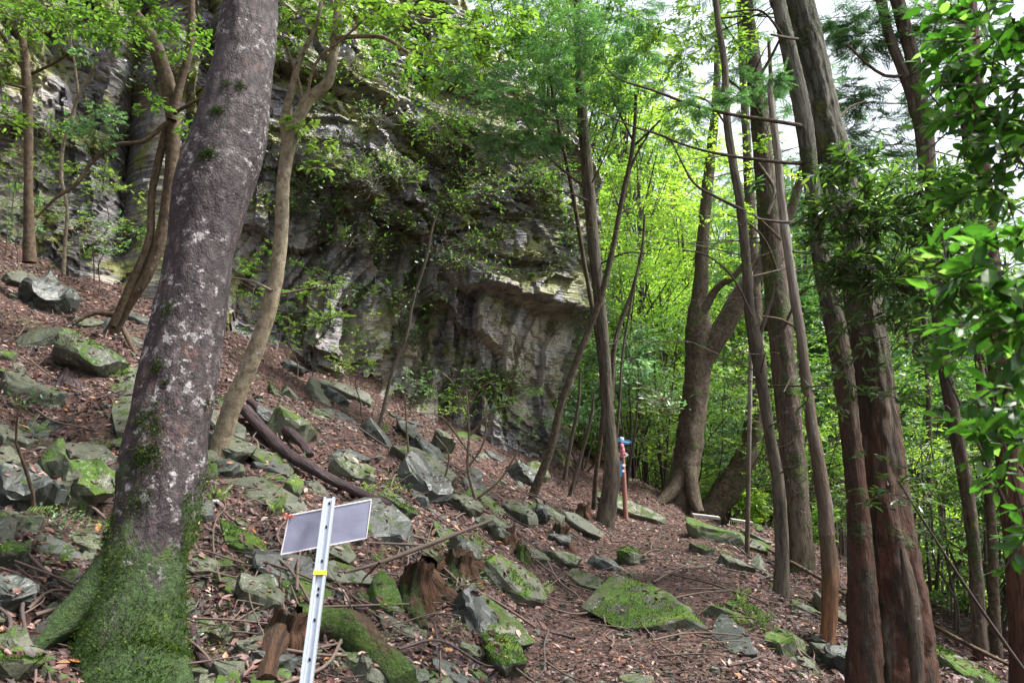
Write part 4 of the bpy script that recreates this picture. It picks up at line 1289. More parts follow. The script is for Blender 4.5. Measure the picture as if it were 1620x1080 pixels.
# 8 forked big tree at the head of the trail
T8 = plate_tree("forked_tree", "thick brown tree forking into two great limbs at the head of the trail", "tree", None,
                [(1072, 800, 72), (1082, 760, 56), (1091, 700, 52), (1098, 640, 50), (1104, 580, 50), (1106, 530, 54), (1106, 490, 38), (1109, 440, 28), (1113, 370, 23), (1120, 290, 21), (1127, 220, 18), (1134, 130, 14)], 15.6, 15.6, 'bark_dark', 26, .10, .1,
                branches=[([(1108, 580, 38), (1124, 550, 42), (1146, 515, 42), (1172, 468, 38), (1200, 425, 32), (1232, 370, 24), (1262, 300, 18)], 15.6, 15.2, 3),
                          ([(1108, 500, 20), (1135, 455, 14), (1160, 438, 12), (1178, 415, 9), (1190, 370, 6)], 15.5, 15),
                          ([(1085, 745, 36), (1062, 780, 30), (1040, 800, 22), (1022, 812, 14)], 15.5, 15.1),
                          ([(1090, 740, 30), (1098, 790, 26), (1108, 812, 18)], 15.4, 15.0)], seed=15, ws=.87, lobes=lambda s, a: 1 + .1 * np.cos(3 * a + s) * np.exp(-s / 2) + .04 * np.cos(5 * a))
crown_on(T8, [(1060, 330, 15, 55, 40, 9, .10, 'small'), (1130, 250, 15, 60, 44, 9, .10, 'small'), (1080, 230, 15.4, 60, 40, 9, .10, 'small'), (1170, 340, 15, 50, 34, 9, .10, 'small'), (1220, 270, 15, 50, 34, 9, .10, 'small'), (1130, 150, 15, 70, 40, 9, .10, 'small'), (1050, 420, 15.4, 40, 22, 9, .10, 'small'), (1150, 420, 15, 30, 12, 8, .10, 'small')],
         [M['twig_dark'], M['lf_bright']], 92)
# 16 dark arching trunk behind
T16 = plate_tree("arching_tree", "dark arching trunk rising to the right behind the wooden planks", "tree", None,
                 [(1128, 806, 44), (1150, 775, 46), (1170, 745, 42), (1186, 705, 36), (1196, 650, 30), (1200, 580, 26), (1196, 500, 22)], 17, 17, 'bark_dark', 16, .1, .1, seed=16, top=11)
T9 = plate_tree("slim_tree", "slim grey green trunk with a kink, nearest the right side of the trail", "tree", None,
                [(1234, 955, 32), (1237, 900, 25), (1235, 820, 23), (1229, 750, 21), (1218, 690, 19), (1206, 610, 19), (1195, 540, 24), (1186, 490, 18), (1181, 420, 16), (1172, 330, 15), (1160, 260, 14), (1150, 190, 13), (1146, 100, 11), (1132, 0, 10)], 8, 8, 'bark_grey', 16, .08, .07,
                branches=[([(1196, 545, 10), (1212, 500, 7), (1222, 470, 5), (1225, 450, 3)], 8, 7.9), ([(1190, 500, 5), (1160, 440, 4), (1120, 405, 3), (1080, 395, 2)], 7.9, 7.6), ([(1150, 200, 4), (1120, 160, 3), (1085, 150, 2)], 8, 7.7), ([(1180, 335, 6), (1130, 310, 5), (1098, 290, 4), (1075, 250, 3), (1062, 222, 2)], 7.9, 7.6)], seed=17, spurs=50)
crown_on(T9, [(1080, 90, 8.2, 50, 26, 9, .075, 'small'), (1160, 60, 8.4, 55, 28, 9, .075, 'small'), (1040, 40, 8.6, 55, 26, 9, .075, 'small'), (1110, 20, 8.4, 60, 26, 9, .075, 'small'), (1200, 220, 8.4, 40, 14, 8, .07, 'small'), (1090, 160, 8.2, 40, 16, 8, .07, 'small'), (1130, -60, 8.6, 120, 50, 9, .08, 'small')], [M['twig_dark'], M['lf_mid']], 93)
T10 = plate_tree("tall_cypress", "thick brown cypress with green tinge behind the kinked slim trunk", "tree", None,
                 [(1266, 910, 54), (1264, 860, 46), (1258, 760, 42), (1248, 660, 41), (1238, 560, 41), (1228, 460, 40), (1217, 350, 37), (1208, 250, 33), (1198, 150, 28), (1190, 80, 24), (1180, 0, 21)], 9.7, 9.7, 'bark_cypress_green', 26, .08, .08,
                 branches=[([(1200, 260, 7), (1225, 300, 6), (1215, 340, 5)], 9.5, 9.2), ([(1240, 520, 5), (1262, 470, 4), (1280, 455, 3), (1300, 450, 2)], 9.5, 9), ([(1230, 430, 5), (1210, 380, 4), (1180, 350, 3), (1150, 340, 2)], 9.5, 9), ([(1196, 130, 6), (1220, 90, 5), (1240, 50, 4)], 9.6, 9.4), ([(1192, 90, 5), (1160, 60, 4), (1130, 10, 3)], 9.6, 9.2), ([(1200, 180, 5), (1180, 150, 4), (1145, 120, 3)], 9.5, 9)], seed=18, spurs=60)
crown_on(T10, [(1160, 120, 9.2, 50, 24, 8, .15, 'frond'), (1110, 60, 9.4, 50, 20, 8, .15, 'frond'), (1220, 140, 9.2, 40, 18, 8, .15, 'frond'), (1090, 200, 9.2, 45, 18, 8, .14, 'frond'), (1160, 160, 9.0, 40, 14, 8, .14, 'frond'), (1180, -60, 9.5, 140, 60, 9, .17, 'frond')], [M['twig_dark'], M['lf_con']], 26)
T11 = empty("dead_tree", at(1308, 1032, 6.3), "dead broken trunk, bleached above and stripped to orange wood at its foot", "tree")
P, R = path3([(1305, 1045, 34), (1309, 1010, 27), (1313, 960, 27), (1313, 900, 29), (1308, 845, 27)], 6.3, 6.3)
P, R = root_down(P, R, .25, 1.1)
obj("stripped_trunk", flat_parts([tube(P, R, 18, .05, .12, 2, 31)]), M['bark_bare'], T11)
P, R = path3([(1309, 858, 26), (1305, 800, 25), (1295, 735, 23), (1284, 670, 20), (1276, 610, 19), (1268, 540, 17), (1259, 480, 16), (1247, 400, 15), (1237, 320, 14), (1231, 250, 13), (1224, 195, 12), (1219, 150, 10)], 6.3, 6.5)
obj("bleached_trunk", flat_parts([tube(P, R, 14, .06, .12, 2, 32, jag=.12)]), M['bark_dead'], T11)
for i, pts in enumerate([[(1262, 520, 5), (1235, 505, 4), (1205, 500, 2)], [(1270, 560, 5), (1250, 600, 3), (1240, 620, 2)], [(1236, 380, 4), (1200, 345, 3), (1175, 335, 2)]]):
    P, R = path3(pts, 6.4, 6.2)
    obj("branch", flat_parts([tube(P, R, 6, .06)]), M['bark_dead'], T11)


# 12 the great cypress: two stems fused at the foot
def lob12(s, a):
    e = .35 + .65 * np.exp(-s / 1.6)
    return 1 + e * (.07 * np.cos(4 * a + .8) + .05 * np.cos(7 * a + 2 + s * .4) + .035 * np.cos(11 * a + s * .7))


T12 = empty("great_cypress", at(1415, 1100, 4.6), "great twin stemmed cypress with shaggy red brown bark, widest trunk on the right", "tree")
P, R = path3([(1414, 1100, 150), (1411, 1030, 142), (1406, 960, 132), (1399, 880, 116), (1393, 800, 100), (1390, 720, 84), (1384, 640, 73), (1376, 550, 64), (1362, 460, 60), (1344, 360, 58), (1322, 260, 58), (1303, 180, 52), (1290, 110, 48), (1266, 0, 45), (1250, -100, 42)], 4.6, 4.9)
P, R = root_down(P, R, .7, 1.2)
P, R = extend(P, R, 4)
obj("trunk", flat_parts([tube(P, R, 110, .03, .07, 5, 51, lob12)]), M['bark_great'], T12)
P, R = path3([(1372, 1100, 60), (1368, 1000, 54), (1363, 900, 46), (1357, 800, 38), (1346, 690, 34), (1334, 590, 36), (1320, 510, 35), (1303, 430, 31), (1292, 360, 28), (1284, 290, 26), (1273, 200, 29), (1262, 140, 28), (1246, 70, 26), (1231, 0, 23), (1215, -80, 20)], 4.45, 4.8)
P, R = root_down(P, R, .7, 1.2)
P, R = extend(P, R, 4)
obj("second_trunk", flat_parts([tube(P, R, 48, .035, .08, 5, 52)]), M['bark_great'], T12)
P, R = path3([(1452, 1090, 22), (1448, 1010, 26), (1440, 930, 24), (1428, 868, 10)], 4.22, 4.38)
obj("bark_scar", flat_parts([tube(P, R, 20, .03, .1, 2, 53)]), M['bark_cypress_green'], T12)
for i, (pts, a, b) in enumerate([([(1272, 202, 9), (1262, 198, 8), (1220, 191, 7), (1150, 180, 6), (1092, 165, 5), (1030, 142, 4), (985, 128, 3), (955, 105, 2)], 4.7, 4.2),
                                 ([(1278, 258, 9), (1250, 258, 7), (1210, 254, 6), (1150, 246, 5), (1090, 232, 4), (1040, 212, 4), (1000, 200, 3), (950, 178, 2)], 4.7, 4.3),
                                 ([(1284, 352, 7), (1255, 352, 6), (1225, 350, 5), (1195, 345, 3)], 4.7, 4.3),
                                 ([(1240, 60, 5), (1205, 18, 4), (1150, 20, 3)], 4.7, 4.5),
                                 ([(1300, 400, 6), (1275, 400, 5), (1255, 398, 4)], 4.7, 4.4),
                                 ([(1325, 190, 7), (1345, 170, 5), (1370, 160, 3)], 4.8, 4.9),
                                 ([(1220, 55, 4), (1245, 60, 5), (1262, 62, 5)], 4.5, 4.7)]):
    P, R = path3(pts, a, b)
    obj("branch", flat_parts([tube(P, R, 8, .05, .1, 3, 60 + i)]), M['bark_dark'], T12)
crown_on(T12, [(1250, -260, 5.2, 260, 70, 9, .16, 'frond'), (1160, 150, 4.4, 20, 6, 6, .10, 'frond'), (1230, 120, 4.5, 24, 8, 6, .10, 'frond'), (1105, 170, 4.3, 22, 7, 6, .10, 'frond'), (1200, 290, 4.4, 12, 3, 5, .07, 'small')], [M['twig_dark'], M['lf_con']], 27)
# 13
T13 = plate_tree("forked_cypress", "cypress with two parallel stems joining high up, its thin foot right of the great cypress", "tree", None,
                 [(1556, 1090, 30), (1548, 980, 26), (1543, 890, 24), (1530, 780, 24), (1510, 670, 24), (1495, 580, 24), (1484, 480, 26), (1475, 380, 28), (1468, 280, 30), (1462, 210, 32), (1450, 150, 34), (1443, 90, 25), (1432, 50, 24), (1420, 0, 24), (1405, -60, 22)], 7.2, 7.2, 'bark_cypress_green', 22, .08, .08,
                 branches=[([(1446, 160, 22), (1436, 132, 20), (1425, 105, 18), (1408, 60, 17), (1393, 0, 17), (1380, -50, 15)], 7.2, 7.2, 3),
                           ([(1430, 120, 7), (1400, 120, 6), (1370, 100, 5), (1340, 70, 4)], 7.2, 7), ([(1450, 120, 6), (1470, 80, 5), (1480, 40, 4)], 7.2, 7)], seed=19, spurs=40, bmat='bark_grey')
crown_on(T13, [(1370, 60, 7.4, 65, 60, 9, .13, 'frond'), (1480, 40, 7.4, 65, 60, 9, .13, 'frond'), (1350, 150, 7.6, 60, 48, 9, .12, 'frond'), (1400, 250, 7.8, 60, 40, 9, .12, 'frond'), (1330, 230, 7.8, 50, 30, 9, .12, 'frond'), (1330, 40, 7.6, 50, 36, 9, .12, 'frond'), (1480, 160, 7.6, 60, 40, 9, .12, 'frond'), (1540, 60, 7.6, 60, 30, 8, .13, 'frond'), (1400, -80, 7.4, 140, 60, 9, .14, 'frond'), (1390, 200, 7.8, 50, 18, 8, .12, 'frond')], [M['twig_dark'], M['lf_con']], 28)
T14 = plate_tree("thin_cypress", "thin dark trunk standing between the forked cypress foot and the right edge", "tree", None,
                 [(1580, 1090, 24), (1574, 980, 20), (1570, 860, 18), (1562, 740, 18), (1552, 620, 16), (1545, 480, 16), (1535, 300, 14), (1520, 150, 13), (1500, 0, 12)], 7.8, 7.8, 'bark_dark', 12, .08, .1, seed=20, spurs=40)
T15 = plate_tree("edge_cypress", "red brown cypress trunk cut by the right edge of the photo", "tree", None,
                 [(1625, 1090, 60), (1618, 980, 50), (1608, 860, 46), (1596, 740, 44), (1586, 640, 42), (1575, 520, 40), (1560, 380, 38), (1545, 200, 34), (1530, 0, 30)], 6.6, 6.6, 'bark_cypress', 22, .08, .08, seed=21, spurs=20)
# thin pale pole tree and spindly stems
plate_tree("birch_pole", "very thin pale straight dead stem between the forked tree and the slim trunk", "dead stem", None, [(1182, 875, 9), (1184, 760, 8), (1186, 650, 8), (1188, 540, 7), (1189, 430, 5)], 10.5, 10.5, 'bark_dead', 8, .06, .1, top=0, seed=22)
sap = [("leaning thin sapling bending in front of the cliff centre", [(592, 700, 6), (608, 640, 6), (620, 590, 6), (643, 530, 6), (655, 470, 5), (674, 410, 5), (684, 360, 4), (695, 330, 2)], 9.6, 'bark_grey'),
       ("thin stem left of the leaning dark sapling near the cliff end", [(895, 745, 7), (905, 690, 6), (915, 640, 5), (918, 590, 4)], 13.5, 'bark_grey'),
       ("bare forked stem between the cliff end and the slim cypress", [(905, 770, 6), (922, 710, 6), (935, 660, 5), (940, 620, 3)], 12.8, 'bark_grey'),
       ("thin bare sapling bowed right at the left side beside the square mossy boulder", [(55, 830, 8), (52, 780, 7), (40, 740, 7), (25, 700, 5), (30, 640, 3)], 4.7, 'bark_brown'),
       ("dark thin stem rising beyond the right of the great cypress", [(1470, 800, 10), (1470, 700, 10), (1468, 600, 10), (1462, 500, 9), (1450, 380, 8)], 11, 'bark_dark'),
       ("hair thin pale stem rising before the cliff end", [(975, 700, 4), (980, 640, 4), (985, 560, 4), (1000, 470, 4), (1010, 420, 3)], 12.5, 'bark_grey'),
       ("small multi twig tree with dark stems right of the slim cypress", [(968, 620, 8), (972, 550, 8), (985, 500, 7), (1000, 460, 6), (1015, 400, 5), (1020, 340, 4)], 13.5, 'bark_dark')]
for i, (lab, pts, Y, mt) in enumerate(sap):
    plate_tree("sapling", lab, "sapling", "thin saplings", pts, Y, Y - .2, mt, 8, .08, .08, top=0, seed=70 + i, dep=.15)


# ------------------------------------------------------------------ bushes and undergrowth placed by hand
def shrub(name, label, cat, group, foot, stems, clouds, mats, seed=0):
    t = empty(name, foot, label, cat, group)
    rg = RS(seed)
    sp = []
    for (px, py, Y) in stems:
        q = at(px, py, Y)
        mid = (np.array(foot) + q) / 2 + rg.normal(size=3) * .06 * np.linalg.norm(q - foot)
        obj("stem", flat_parts([tube([np.array(foot) - [0, 0, .1], mid, q], [.013, .009, .004], 6, .15, .1, 2, seed)]), M['twig_dark'], t)
    crown_on(t, clouds, mats, seed)
    return t


# glossy evergreen shrub hiding the great cypress
g = at(1300, 700, 4.2)
foot = np.array([3.5, 4.7, gz(3.5, 4.7)])
BR = dict(flat=.6, upj=.5, droop=.0)
shrub("evergreen_shrub", "tall glossy evergreen shrub with upright leafy sprays in front of the great cypress", "shrub", None, foot,
      [(1420, 420, 4.0), (1500, 330, 4.0)],
      [(1340, 260, 4.0, 52, 23, 12, 0.066, 'lance', dict(BR)), (1330, 330, 4.0, 71, 52, 11, 0.062, 'lance', dict(BR)), (1400, 340, 3.9, 78, 64, 11, 0.062, 'lance', dict(BR)), (1460, 300, 4.0, 78, 64, 11, 0.062, 'lance', dict(BR)), (1500, 380, 4.0, 78, 64, 11, 0.062, 'lance', dict(BR)),
       (1340, 420, 3.9, 65, 39, 11, 0.062, 'lance', dict(BR)), (1410, 440, 3.8, 78, 54, 11, 0.062, 'lance', dict(BR)), (1480, 470, 3.9, 78, 51, 11, 0.062, 'lance', dict(BR)), (1350, 500, 3.9, 59, 14, 10, 0.057, 'lance', dict(BR)), (1430, 540, 3.9, 71, 18, 10, 0.057, 'lance', dict(BR)), (1500, 560, 4, 71, 18, 10, 0.057, 'lance', dict(BR)),
       (1300, 380, 4.1, 39, 16, 9, 0.053, 'lance', dict(BR)), (1540, 330, 4.1, 78, 52, 10, 0.062, 'lance', dict(BR)), (1340, 600, 3.9, 52, 11, 9, 0.053, 'lance', dict(BR)), (1400, 620, 3.9, 46, 8, 9, 0.053, 'lance', dict(BR)), (1560, 460, 4.1, 78, 39, 10, 0.062, 'lance', dict(BR))],
      [M['twig_dark'], M['lf_dark']], 31)
foot = np.array([3.3, 4.6, gz(3.3, 4.6)])
shrub("laurel_seedling", "small leafy shoot hanging before the trunk of the great cypress halfway down", "shrub", None, foot, [(1420, 760, 3.95)],
      [(1410, 780, 3.9, 44, 9, 7, 0.048, 'lance'), (1365, 790, 3.9, 36, 5, 7, 0.048, 'lance'), (1440, 750, 3.9, 33, 5, 7, 0.044, 'lance'), (1280, 620, 4.1, 39, 5, 8, 0.048, 'lance'), (1310, 640, 4.1, 33, 5, 8, 0.048, 'lance'), (1375, 720, 4.0, 31, 3, 7, 0.044, 'lance')], [M['twig_dark'], M['lf_dark']], 32)
M['lf_fg'] = leaf_mat('broad_translucent_leaves', [(0, (.02, .07, .012)), (.5, (.04, .12, .02)), (.85, (.08, .19, .035)), (.97, (.16, .28, .09)), (1, (.22, .33, .18))], .42, .5, (1.7, 1.9, .8), spec=.5)
# foreground big-leaved branches, upper right and right edge (near the lens)
foot = np.array([2.9, 1.6, gz(2.9, 1.6)])
BIG = dict(flat=.7, upj=.6, droop=.15, ang=55)
shrub("camellia_bush", "large leaved dark green bush reaching in from the right edge close to the viewer", "shrub", None, foot,
      [(1610, 250, 2.2), (1630, 480, 1.8)],
      [(1560, 60, 2.3, 130, 35, 7, .058, 'broad', dict(BIG)), (1640, 120, 2.2, 130, 38, 7, .058, 'broad', dict(BIG)), (1540, 180, 2.3, 101, 26, 6, .058, 'broad', dict(BIG)), (1620, 250, 2.2, 116, 30, 7, .058, 'broad', dict(BIG)), (1500, 100, 2.4, 58, 12, 5, .058, 'broad', dict(BIG)),
       (1560, 300, 2.3, 72, 15, 6, .058, 'broad', dict(BIG)), (1600, 420, 1.7, 116, 26, 6, .058, 'broad', dict(BIG)), (1520, 440, 1.7, 72, 13, 5, .058, 'broad', dict(BIG)), (1640, 520, 1.7, 116, 22, 6, .058, 'broad', dict(BIG)), (1560, 520, 1.9, 87, 15, 6, .058, 'broad', dict(BIG)), (1610, 620, 2.0, 87, 14, 6, .058, 'broad', dict(BIG)),
       (1600, 720, 2.2, 87, 14, 6, .058, 'broad', dict(BIG)), (1530, 660, 2.2, 49, 6, 5, .058, 'broad', dict(BIG)), (1640, 820, 2.2, 87, 13, 6, .058, 'broad', dict(BIG)), (1610, 10, 2.2, 116, 24, 6, .058, 'broad', dict(BIG))],
      [M['twig_dark'], M['lf_fg']], 33)

# understory in the middle distance: left of forked tree, behind the trunks and down the right bank
US = [("grey green leafy bush beside the cliff end", (965, 560), 15, 60, 'lf_blue'), ("leafy bush between the cliff end and the signpost", (940, 640), 15.5, 50, 'lf_blue'), ("understory bush behind the signpost", (1010, 620), 18, 80, 'lf_blue'),
      ("tall pale green bush left of the forked tree", (1030, 500), 18, 90, 'lf_mid'), ("blue green bush right of the forked tree", (1160, 640), 20, 80, 'lf_blue'), ("low bush behind the forked tree foot", (1150, 720), 20, 60, 'lf_blue'),
      ("fine leaved bush above the signpost", (1000, 400), 17, 90, 'lf_mid'), ("leafy bush behind the arching trunk", (1220, 720), 23, 90, 'lf_blue'), ("bush right of the great cypress at mid height", (1500, 700), 9.5, 80, 'lf_mid'),
      ("low bright bush right of the great cypress foot", (1500, 860), 10, 75, 'lf_mid'), ("bush behind the forked cypress foot", (1580, 830), 9, 75, 'lf_mid'), ("dark bush at the right edge low down", (1610, 930), 8.4, 70, 'lf_dark'),
      ("bright leafy bush behind the stripped trunk", (1330, 760), 17, 70, 'lf_mid'), ("bush on the bank between the great cypress and the forked cypress", (1510, 950), 9.5, 60, 'lf_mid'), ("bush beyond the right of the great cypress upper part", (1500, 620), 12, 80, 'lf_mid'),
      ("dark leafy bush at the right edge at mid height", (1600, 700), 8.2, 70, 'lf_dark'), ("small bush below the signpost slab", (1170, 790), 17, 34, 'lf_bright'), ("pale fern like bush behind the planks", (1270, 835), 16, 36, 'lf_bright'),
      ("leafy bush right of the pale dead stem", (1230, 600), 18, 70, 'lf_mid'), ("bright bush behind the kinked slim trunk", (1150, 540), 24, 110, 'lf_bright'), ("tall bush behind the great cypress", (1420, 640), 15, 90, 'lf_mid'), ("bright bush far down the right bank", (1560, 760), 15, 110, 'lf_bright'), ("bright bush low on the right bank", (1590, 900), 14, 90, 'lf_bright'), ("sunlit bush just right of the great cypress lower down", (1500, 780), 14, 80, 'lf_bright'), ("sunlit bush beyond the foot of the forked cypress", (1530, 920), 15, 70, 'lf_bright'), ("sunlit bush between stripped trunk and great cypress", (1335, 690), 19, 60, 'lf_bright'), ("sunlit bush left of the arching trunk", (1145, 690), 21, 60, 'lf_bright'), ("pale bush on the bank behind the signpost", (1035, 690), 19, 60, 'lf_pale'), ("pale bush beside the cliff end low down", (945, 705), 17, 40, 'lf_pale')]
for i, (lab, (px, py), Y, r, mt) in enumerate(US):
    rg = RS(200 + i)
    q = at(px, py, Y)
    g0 = np.array([q[0] + rg.uniform(-.3, .3), q[1] + .3, gz(q[0], q[1] + .3)])
    t = empty("bush", g0, lab, "bush", "understory bushes")
    R_ = r / F * Y
    ends = [q + rg.normal(size=3) * R_ * .45 for _ in range(5)]
    for e in ends[:4]:
        obj("stem", flat_parts([tube([g0 - [0, 0, .1], (g0 + e) / 2 + rg.normal(size=3) * .12, e], [.025, .016, .006], 5, .3)]), M['twig_dark'], t)
    parts = []
    L = .075 if Y < 12 else .10
    for j in range(7):
        c = q + rg.normal(size=3) * R_ * .5
        parts += cloud(rg, c, (R_ * .55, R_ * .55, R_ * .5), int(26 if Y < 12 else 34), 9, L, 'small')
    obj("crown", fix(parts), [M['twig_dark'], M[mt]], t, smooth_=False)

# ------------------------------------------------------------------ background forest
CROWNS = []
for k in range(6):
    rg = RS(300 + k)
    H = 15.0 + 2 * (k % 3)
    tr = tube([[0, 0, -1], [.1, 0, H * .35], [-.1, .15, H * .7], [0, 0, H * .95]], [.17, .14, .10, .03], 8, .6, .06, 2, k)
    cl = []
    limbs = []
    for j in range(50):
        zz = H * rg.uniform(.2, 1.0)
        rr = 3.0 * math.sin(min(1, zz / H * 1.1) * math.pi * .85) + .5
        a = rg.uniform(0, 6.28)
        c = np.array([math.cos(a) * rr * rg.uniform(.3, 1), math.sin(a) * rr * rg.uniform(.3, 1), zz])
        limbs.append(([0, 0, zz * .75], c))
        cl += cloud(rg, c, (1.25, 1.25, .6), 22, 9, .17, 'small', flat=.25, twr=.01)
    lb = sticks(np.array([l[0] for l in limbs]), np.array([l[1] for l in limbs]), .05, .015, 0)
    CROWNS.append((flat_parts([tr]), fix(cl), (lb[0], lb[1], 0)))
BG_ME = {}
for mk in ('lf_bright', 'lf_mid', 'lf_con'):
    for k, (tr, cl, lb) in enumerate(CROWNS):
        if mk == 'lf_con' and k > 1: continue
        BG_ME[(mk, k)] = (make_mesh("trunk", tr, M['bark_dark']), make_mesh("crown", [lb] + cl, [M['twig_dark'], M[mk]], smooth_=False))
rg = RS(77)
spots = []
for (px, Y, sc, mk) in [(950, 30, .85, 'lf_bright'), (1050, 31, .8, 'lf_bright'), (1000, 34, 1.15, 'lf_bright'), (1090, 36, 1.2, 'lf_bright'), (1170, 35, 1.1, 'lf_bright'), (930, 36, 1.3, 'lf_mid'),
                        (1250, 30, 1.0, 'lf_bright'), (1330, 34, 1.1, 'lf_bright'), (1400, 28, .9, 'lf_bright'), (1470, 32, .9, 'lf_bright'), (1540, 27, .8, 'lf_bright'), (1610, 28, .85, 'lf_bright'),
                        (1560, 30, 1.1, 'lf_mid'), (1480, 34, 1.2, 'lf_mid'), (1620, 32, 1.2, 'lf_mid'), (1700, 26, 1.0, 'lf_mid'), (1780, 22, 1.0, 'lf_mid'),
                        (1020, 22, .6, 'lf_mid'), (1220, 22, .6, 'lf_mid'), (870, 34, 1.3, 'lf_mid')]:
    x = (px - 810) / F * Y * 1.0
    spots.append((x, Y, sc, mk))
for i in range(60):
    Y = rg.uniform(42, 95)
    x = rg.uniform(-.05, .8) * Y
    spots.append((x, Y, rg.uniform(1.1, 1.8), ('lf_bright', 'lf_mid')[rg.randint(2)]))
# trees on top of the cliff
for (px, Y, sc, mk) in [(560, 22, .5, 'lf_bright'), (780, 24, .5, 'lf_bright'), (420, 21, .5, 'lf_mid'), (660, 27, .6, 'lf_bright')]:
    spots.append(((px - 810) / F * Y, Y, sc, mk))
for i, (x, Y, sc, mk) in enumerate(spots):
    k = i % 6
    t = bpy.data.objects.new("broadleaf_tree", None)
    SC.collection.objects.link(t)
    t.empty_display_size = .2
    t.location = (x, Y, gz(x, Y))
    t.rotation_euler = (0, 0, rg.uniform(0, 6.28))
    t.scale = (sc, sc, sc * rg.uniform(.9, 1.15))
    kind = {'lf_bright': "bright yellow green", 'lf_mid': "mid green", 'lf_con': "blue green"}[mk]
    where = "far beyond the trail" if Y > 40 else ("on top of the cliff" if x < 0.9 and Y < 30 else "down the valley behind the trunks")
    if Y > 40:
        tag(t, which(f"far {kind} tree seen", np.array([x, Y, gz(x, Y) + 10])), "tree", "distant trees beyond the trail")
    else:
        tag(t, which(f"{kind} broadleaf tree behind,", np.array([x, Y, gz(x, Y) + 6])), "tree", f"broadleaf trees {where}")
    for nm, me in zip(("trunk", "crown"), BG_ME[(mk, k)]):
        o = bpy.data.objects.new(nm, me)
        SC.collection.objects.link(o)
        o.parent = t
# plantation trunks down the bank
rg = RS(91)
pm = make_mesh("trunk", flat_parts([tube([[0, 0, -1], [.03, 0, 4], [-.05, .05, 9], [0, 0, 15]], [.15, .125, .10, .04], 8, .6, .05, 2, 3)]), M['bark_cypress_green'])
cl = []
for j in range(18):
    a = rg.uniform(0, 6.28)
    cl += cloud(rg, (math.cos(a) * 1.1, math.sin(a) * 1.1, rg.uniform(7.5, 15)), (1.1, 1.1, .5), 9, 8, .3, 'frond', flat=.25, droop=.3, twr=.01)
pc = make_mesh("crown", fix(cl), [M['twig_dark'], M['lf_con']], smooth_=False)
for i in range(46):
    if i < 14:
        px, Y = (1205, 1222, 1240, 1288, 1302, 1318, 1330, 1338, 1262, 1470, 1490, 1515, 1596, 1452)[i], rg.uniform(18, 30)
    else:
        px, Y = rg.uniform(1180, 1650), rg.uniform(22, 48)
    x = (px - 810) / F * Y
    t = bpy.data.objects.new("plantation_cypress", None)
    SC.collection.objects.link(t)
    t.location = (x, Y, gz(x, Y))
    t.rotation_euler = (rg.normal() * .03, rg.normal() * .03, rg.uniform(0, 6.28))
    s = rg.uniform(.7, 1.2)
    t.scale = (s, s, 1)
    tag(t, which("thin distant cypress trunk", np.array([x, Y, EYE + .5])), "tree", "plantation cypresses down the bank")
    for nm, me in (("trunk", pm), ("crown", pc)):
        o = bpy.data.objects.new(nm, me)
        SC.collection.objects.link(o)
        o.parent = t

# moss cushions on the nearer mossy rocks
rg = RS(99)
for o in [o for o in bpy.data.objects if o.name.startswith("rock") and o.type == 'MESH' and o.data.materials[0] is M['rock_moss'] and o.location.y < 9.5]:
    me = o.data
    V = np.array([p.center[:] for p in me.polygons]); N = np.array([p.normal[:] for p in me.polygons]); A = np.array([p.area for p in me.polygons])
    tr3 = np.array([[list(me.vertices[i].co) for i in p.vertices] for p in me.polygons])
    n = int(min(5200, 300 + A.sum() * 9000))
    ix = rg.choice(len(V), n, p=A / A.sum())
    bc = rg.dirichlet((1, 1, 1), n)
    P = (tr3[ix] * bc[:, :, None]).sum(1)
    wn_ = N[ix] @ np.array(o.rotation_euler.to_matrix()).T
    k = (fbm(P + np.array(o.location), 3.5, 12, 4) * .5 + wn_[:, 2] * .45) > .38
    if k.sum() < 10: continue
    P, Nn = P[k], N[ix][k]
    ch = bpy.data.objects.new("moss", make_mesh("moss", fix(leaves(P, Nn + rg.normal(size=P.shape) * .7, rg.normal(size=P.shape), .018 * (.6 + .8 * rg.rand(len(P))), 'thin', 0)), M['moss_tuft'], smooth_=False))
    SC.collection.objects.link(ch)
    ch.parent = o
    ch["kind"] = "stuff"

# ------------------------------------------------------------------ plants on the cliff and seedlings
def clump(seed, n, L, tm, spread=.5, up=.5, layers=1):
    rg = RS(seed)
    st = rg.normal(size=(n, 3)) * .25 * spread
    d = rg.normal(size=(n, 3))
    d[:, 2] = np.abs(d[:, 2]) * up
    d /= np.linalg.norm(d, axis=1)[:, None]
    e = st + d * spread * (.3 + .7 * rg.rand(n, 1))
    parts = [sticks(st, e, .004, .002, 0)]
    for _ in range(layers):
        D = d + rg.normal(size=d.shape) * .5
        P = e - d * rg.rand(n, 1) * spread * .4
        parts += leaves(P, D, np.array([0, 0, 1.0]) + rg.normal(size=d.shape) * .5, L * (.6 + .7 * rg.rand(n)), tm)
    return fix(parts)


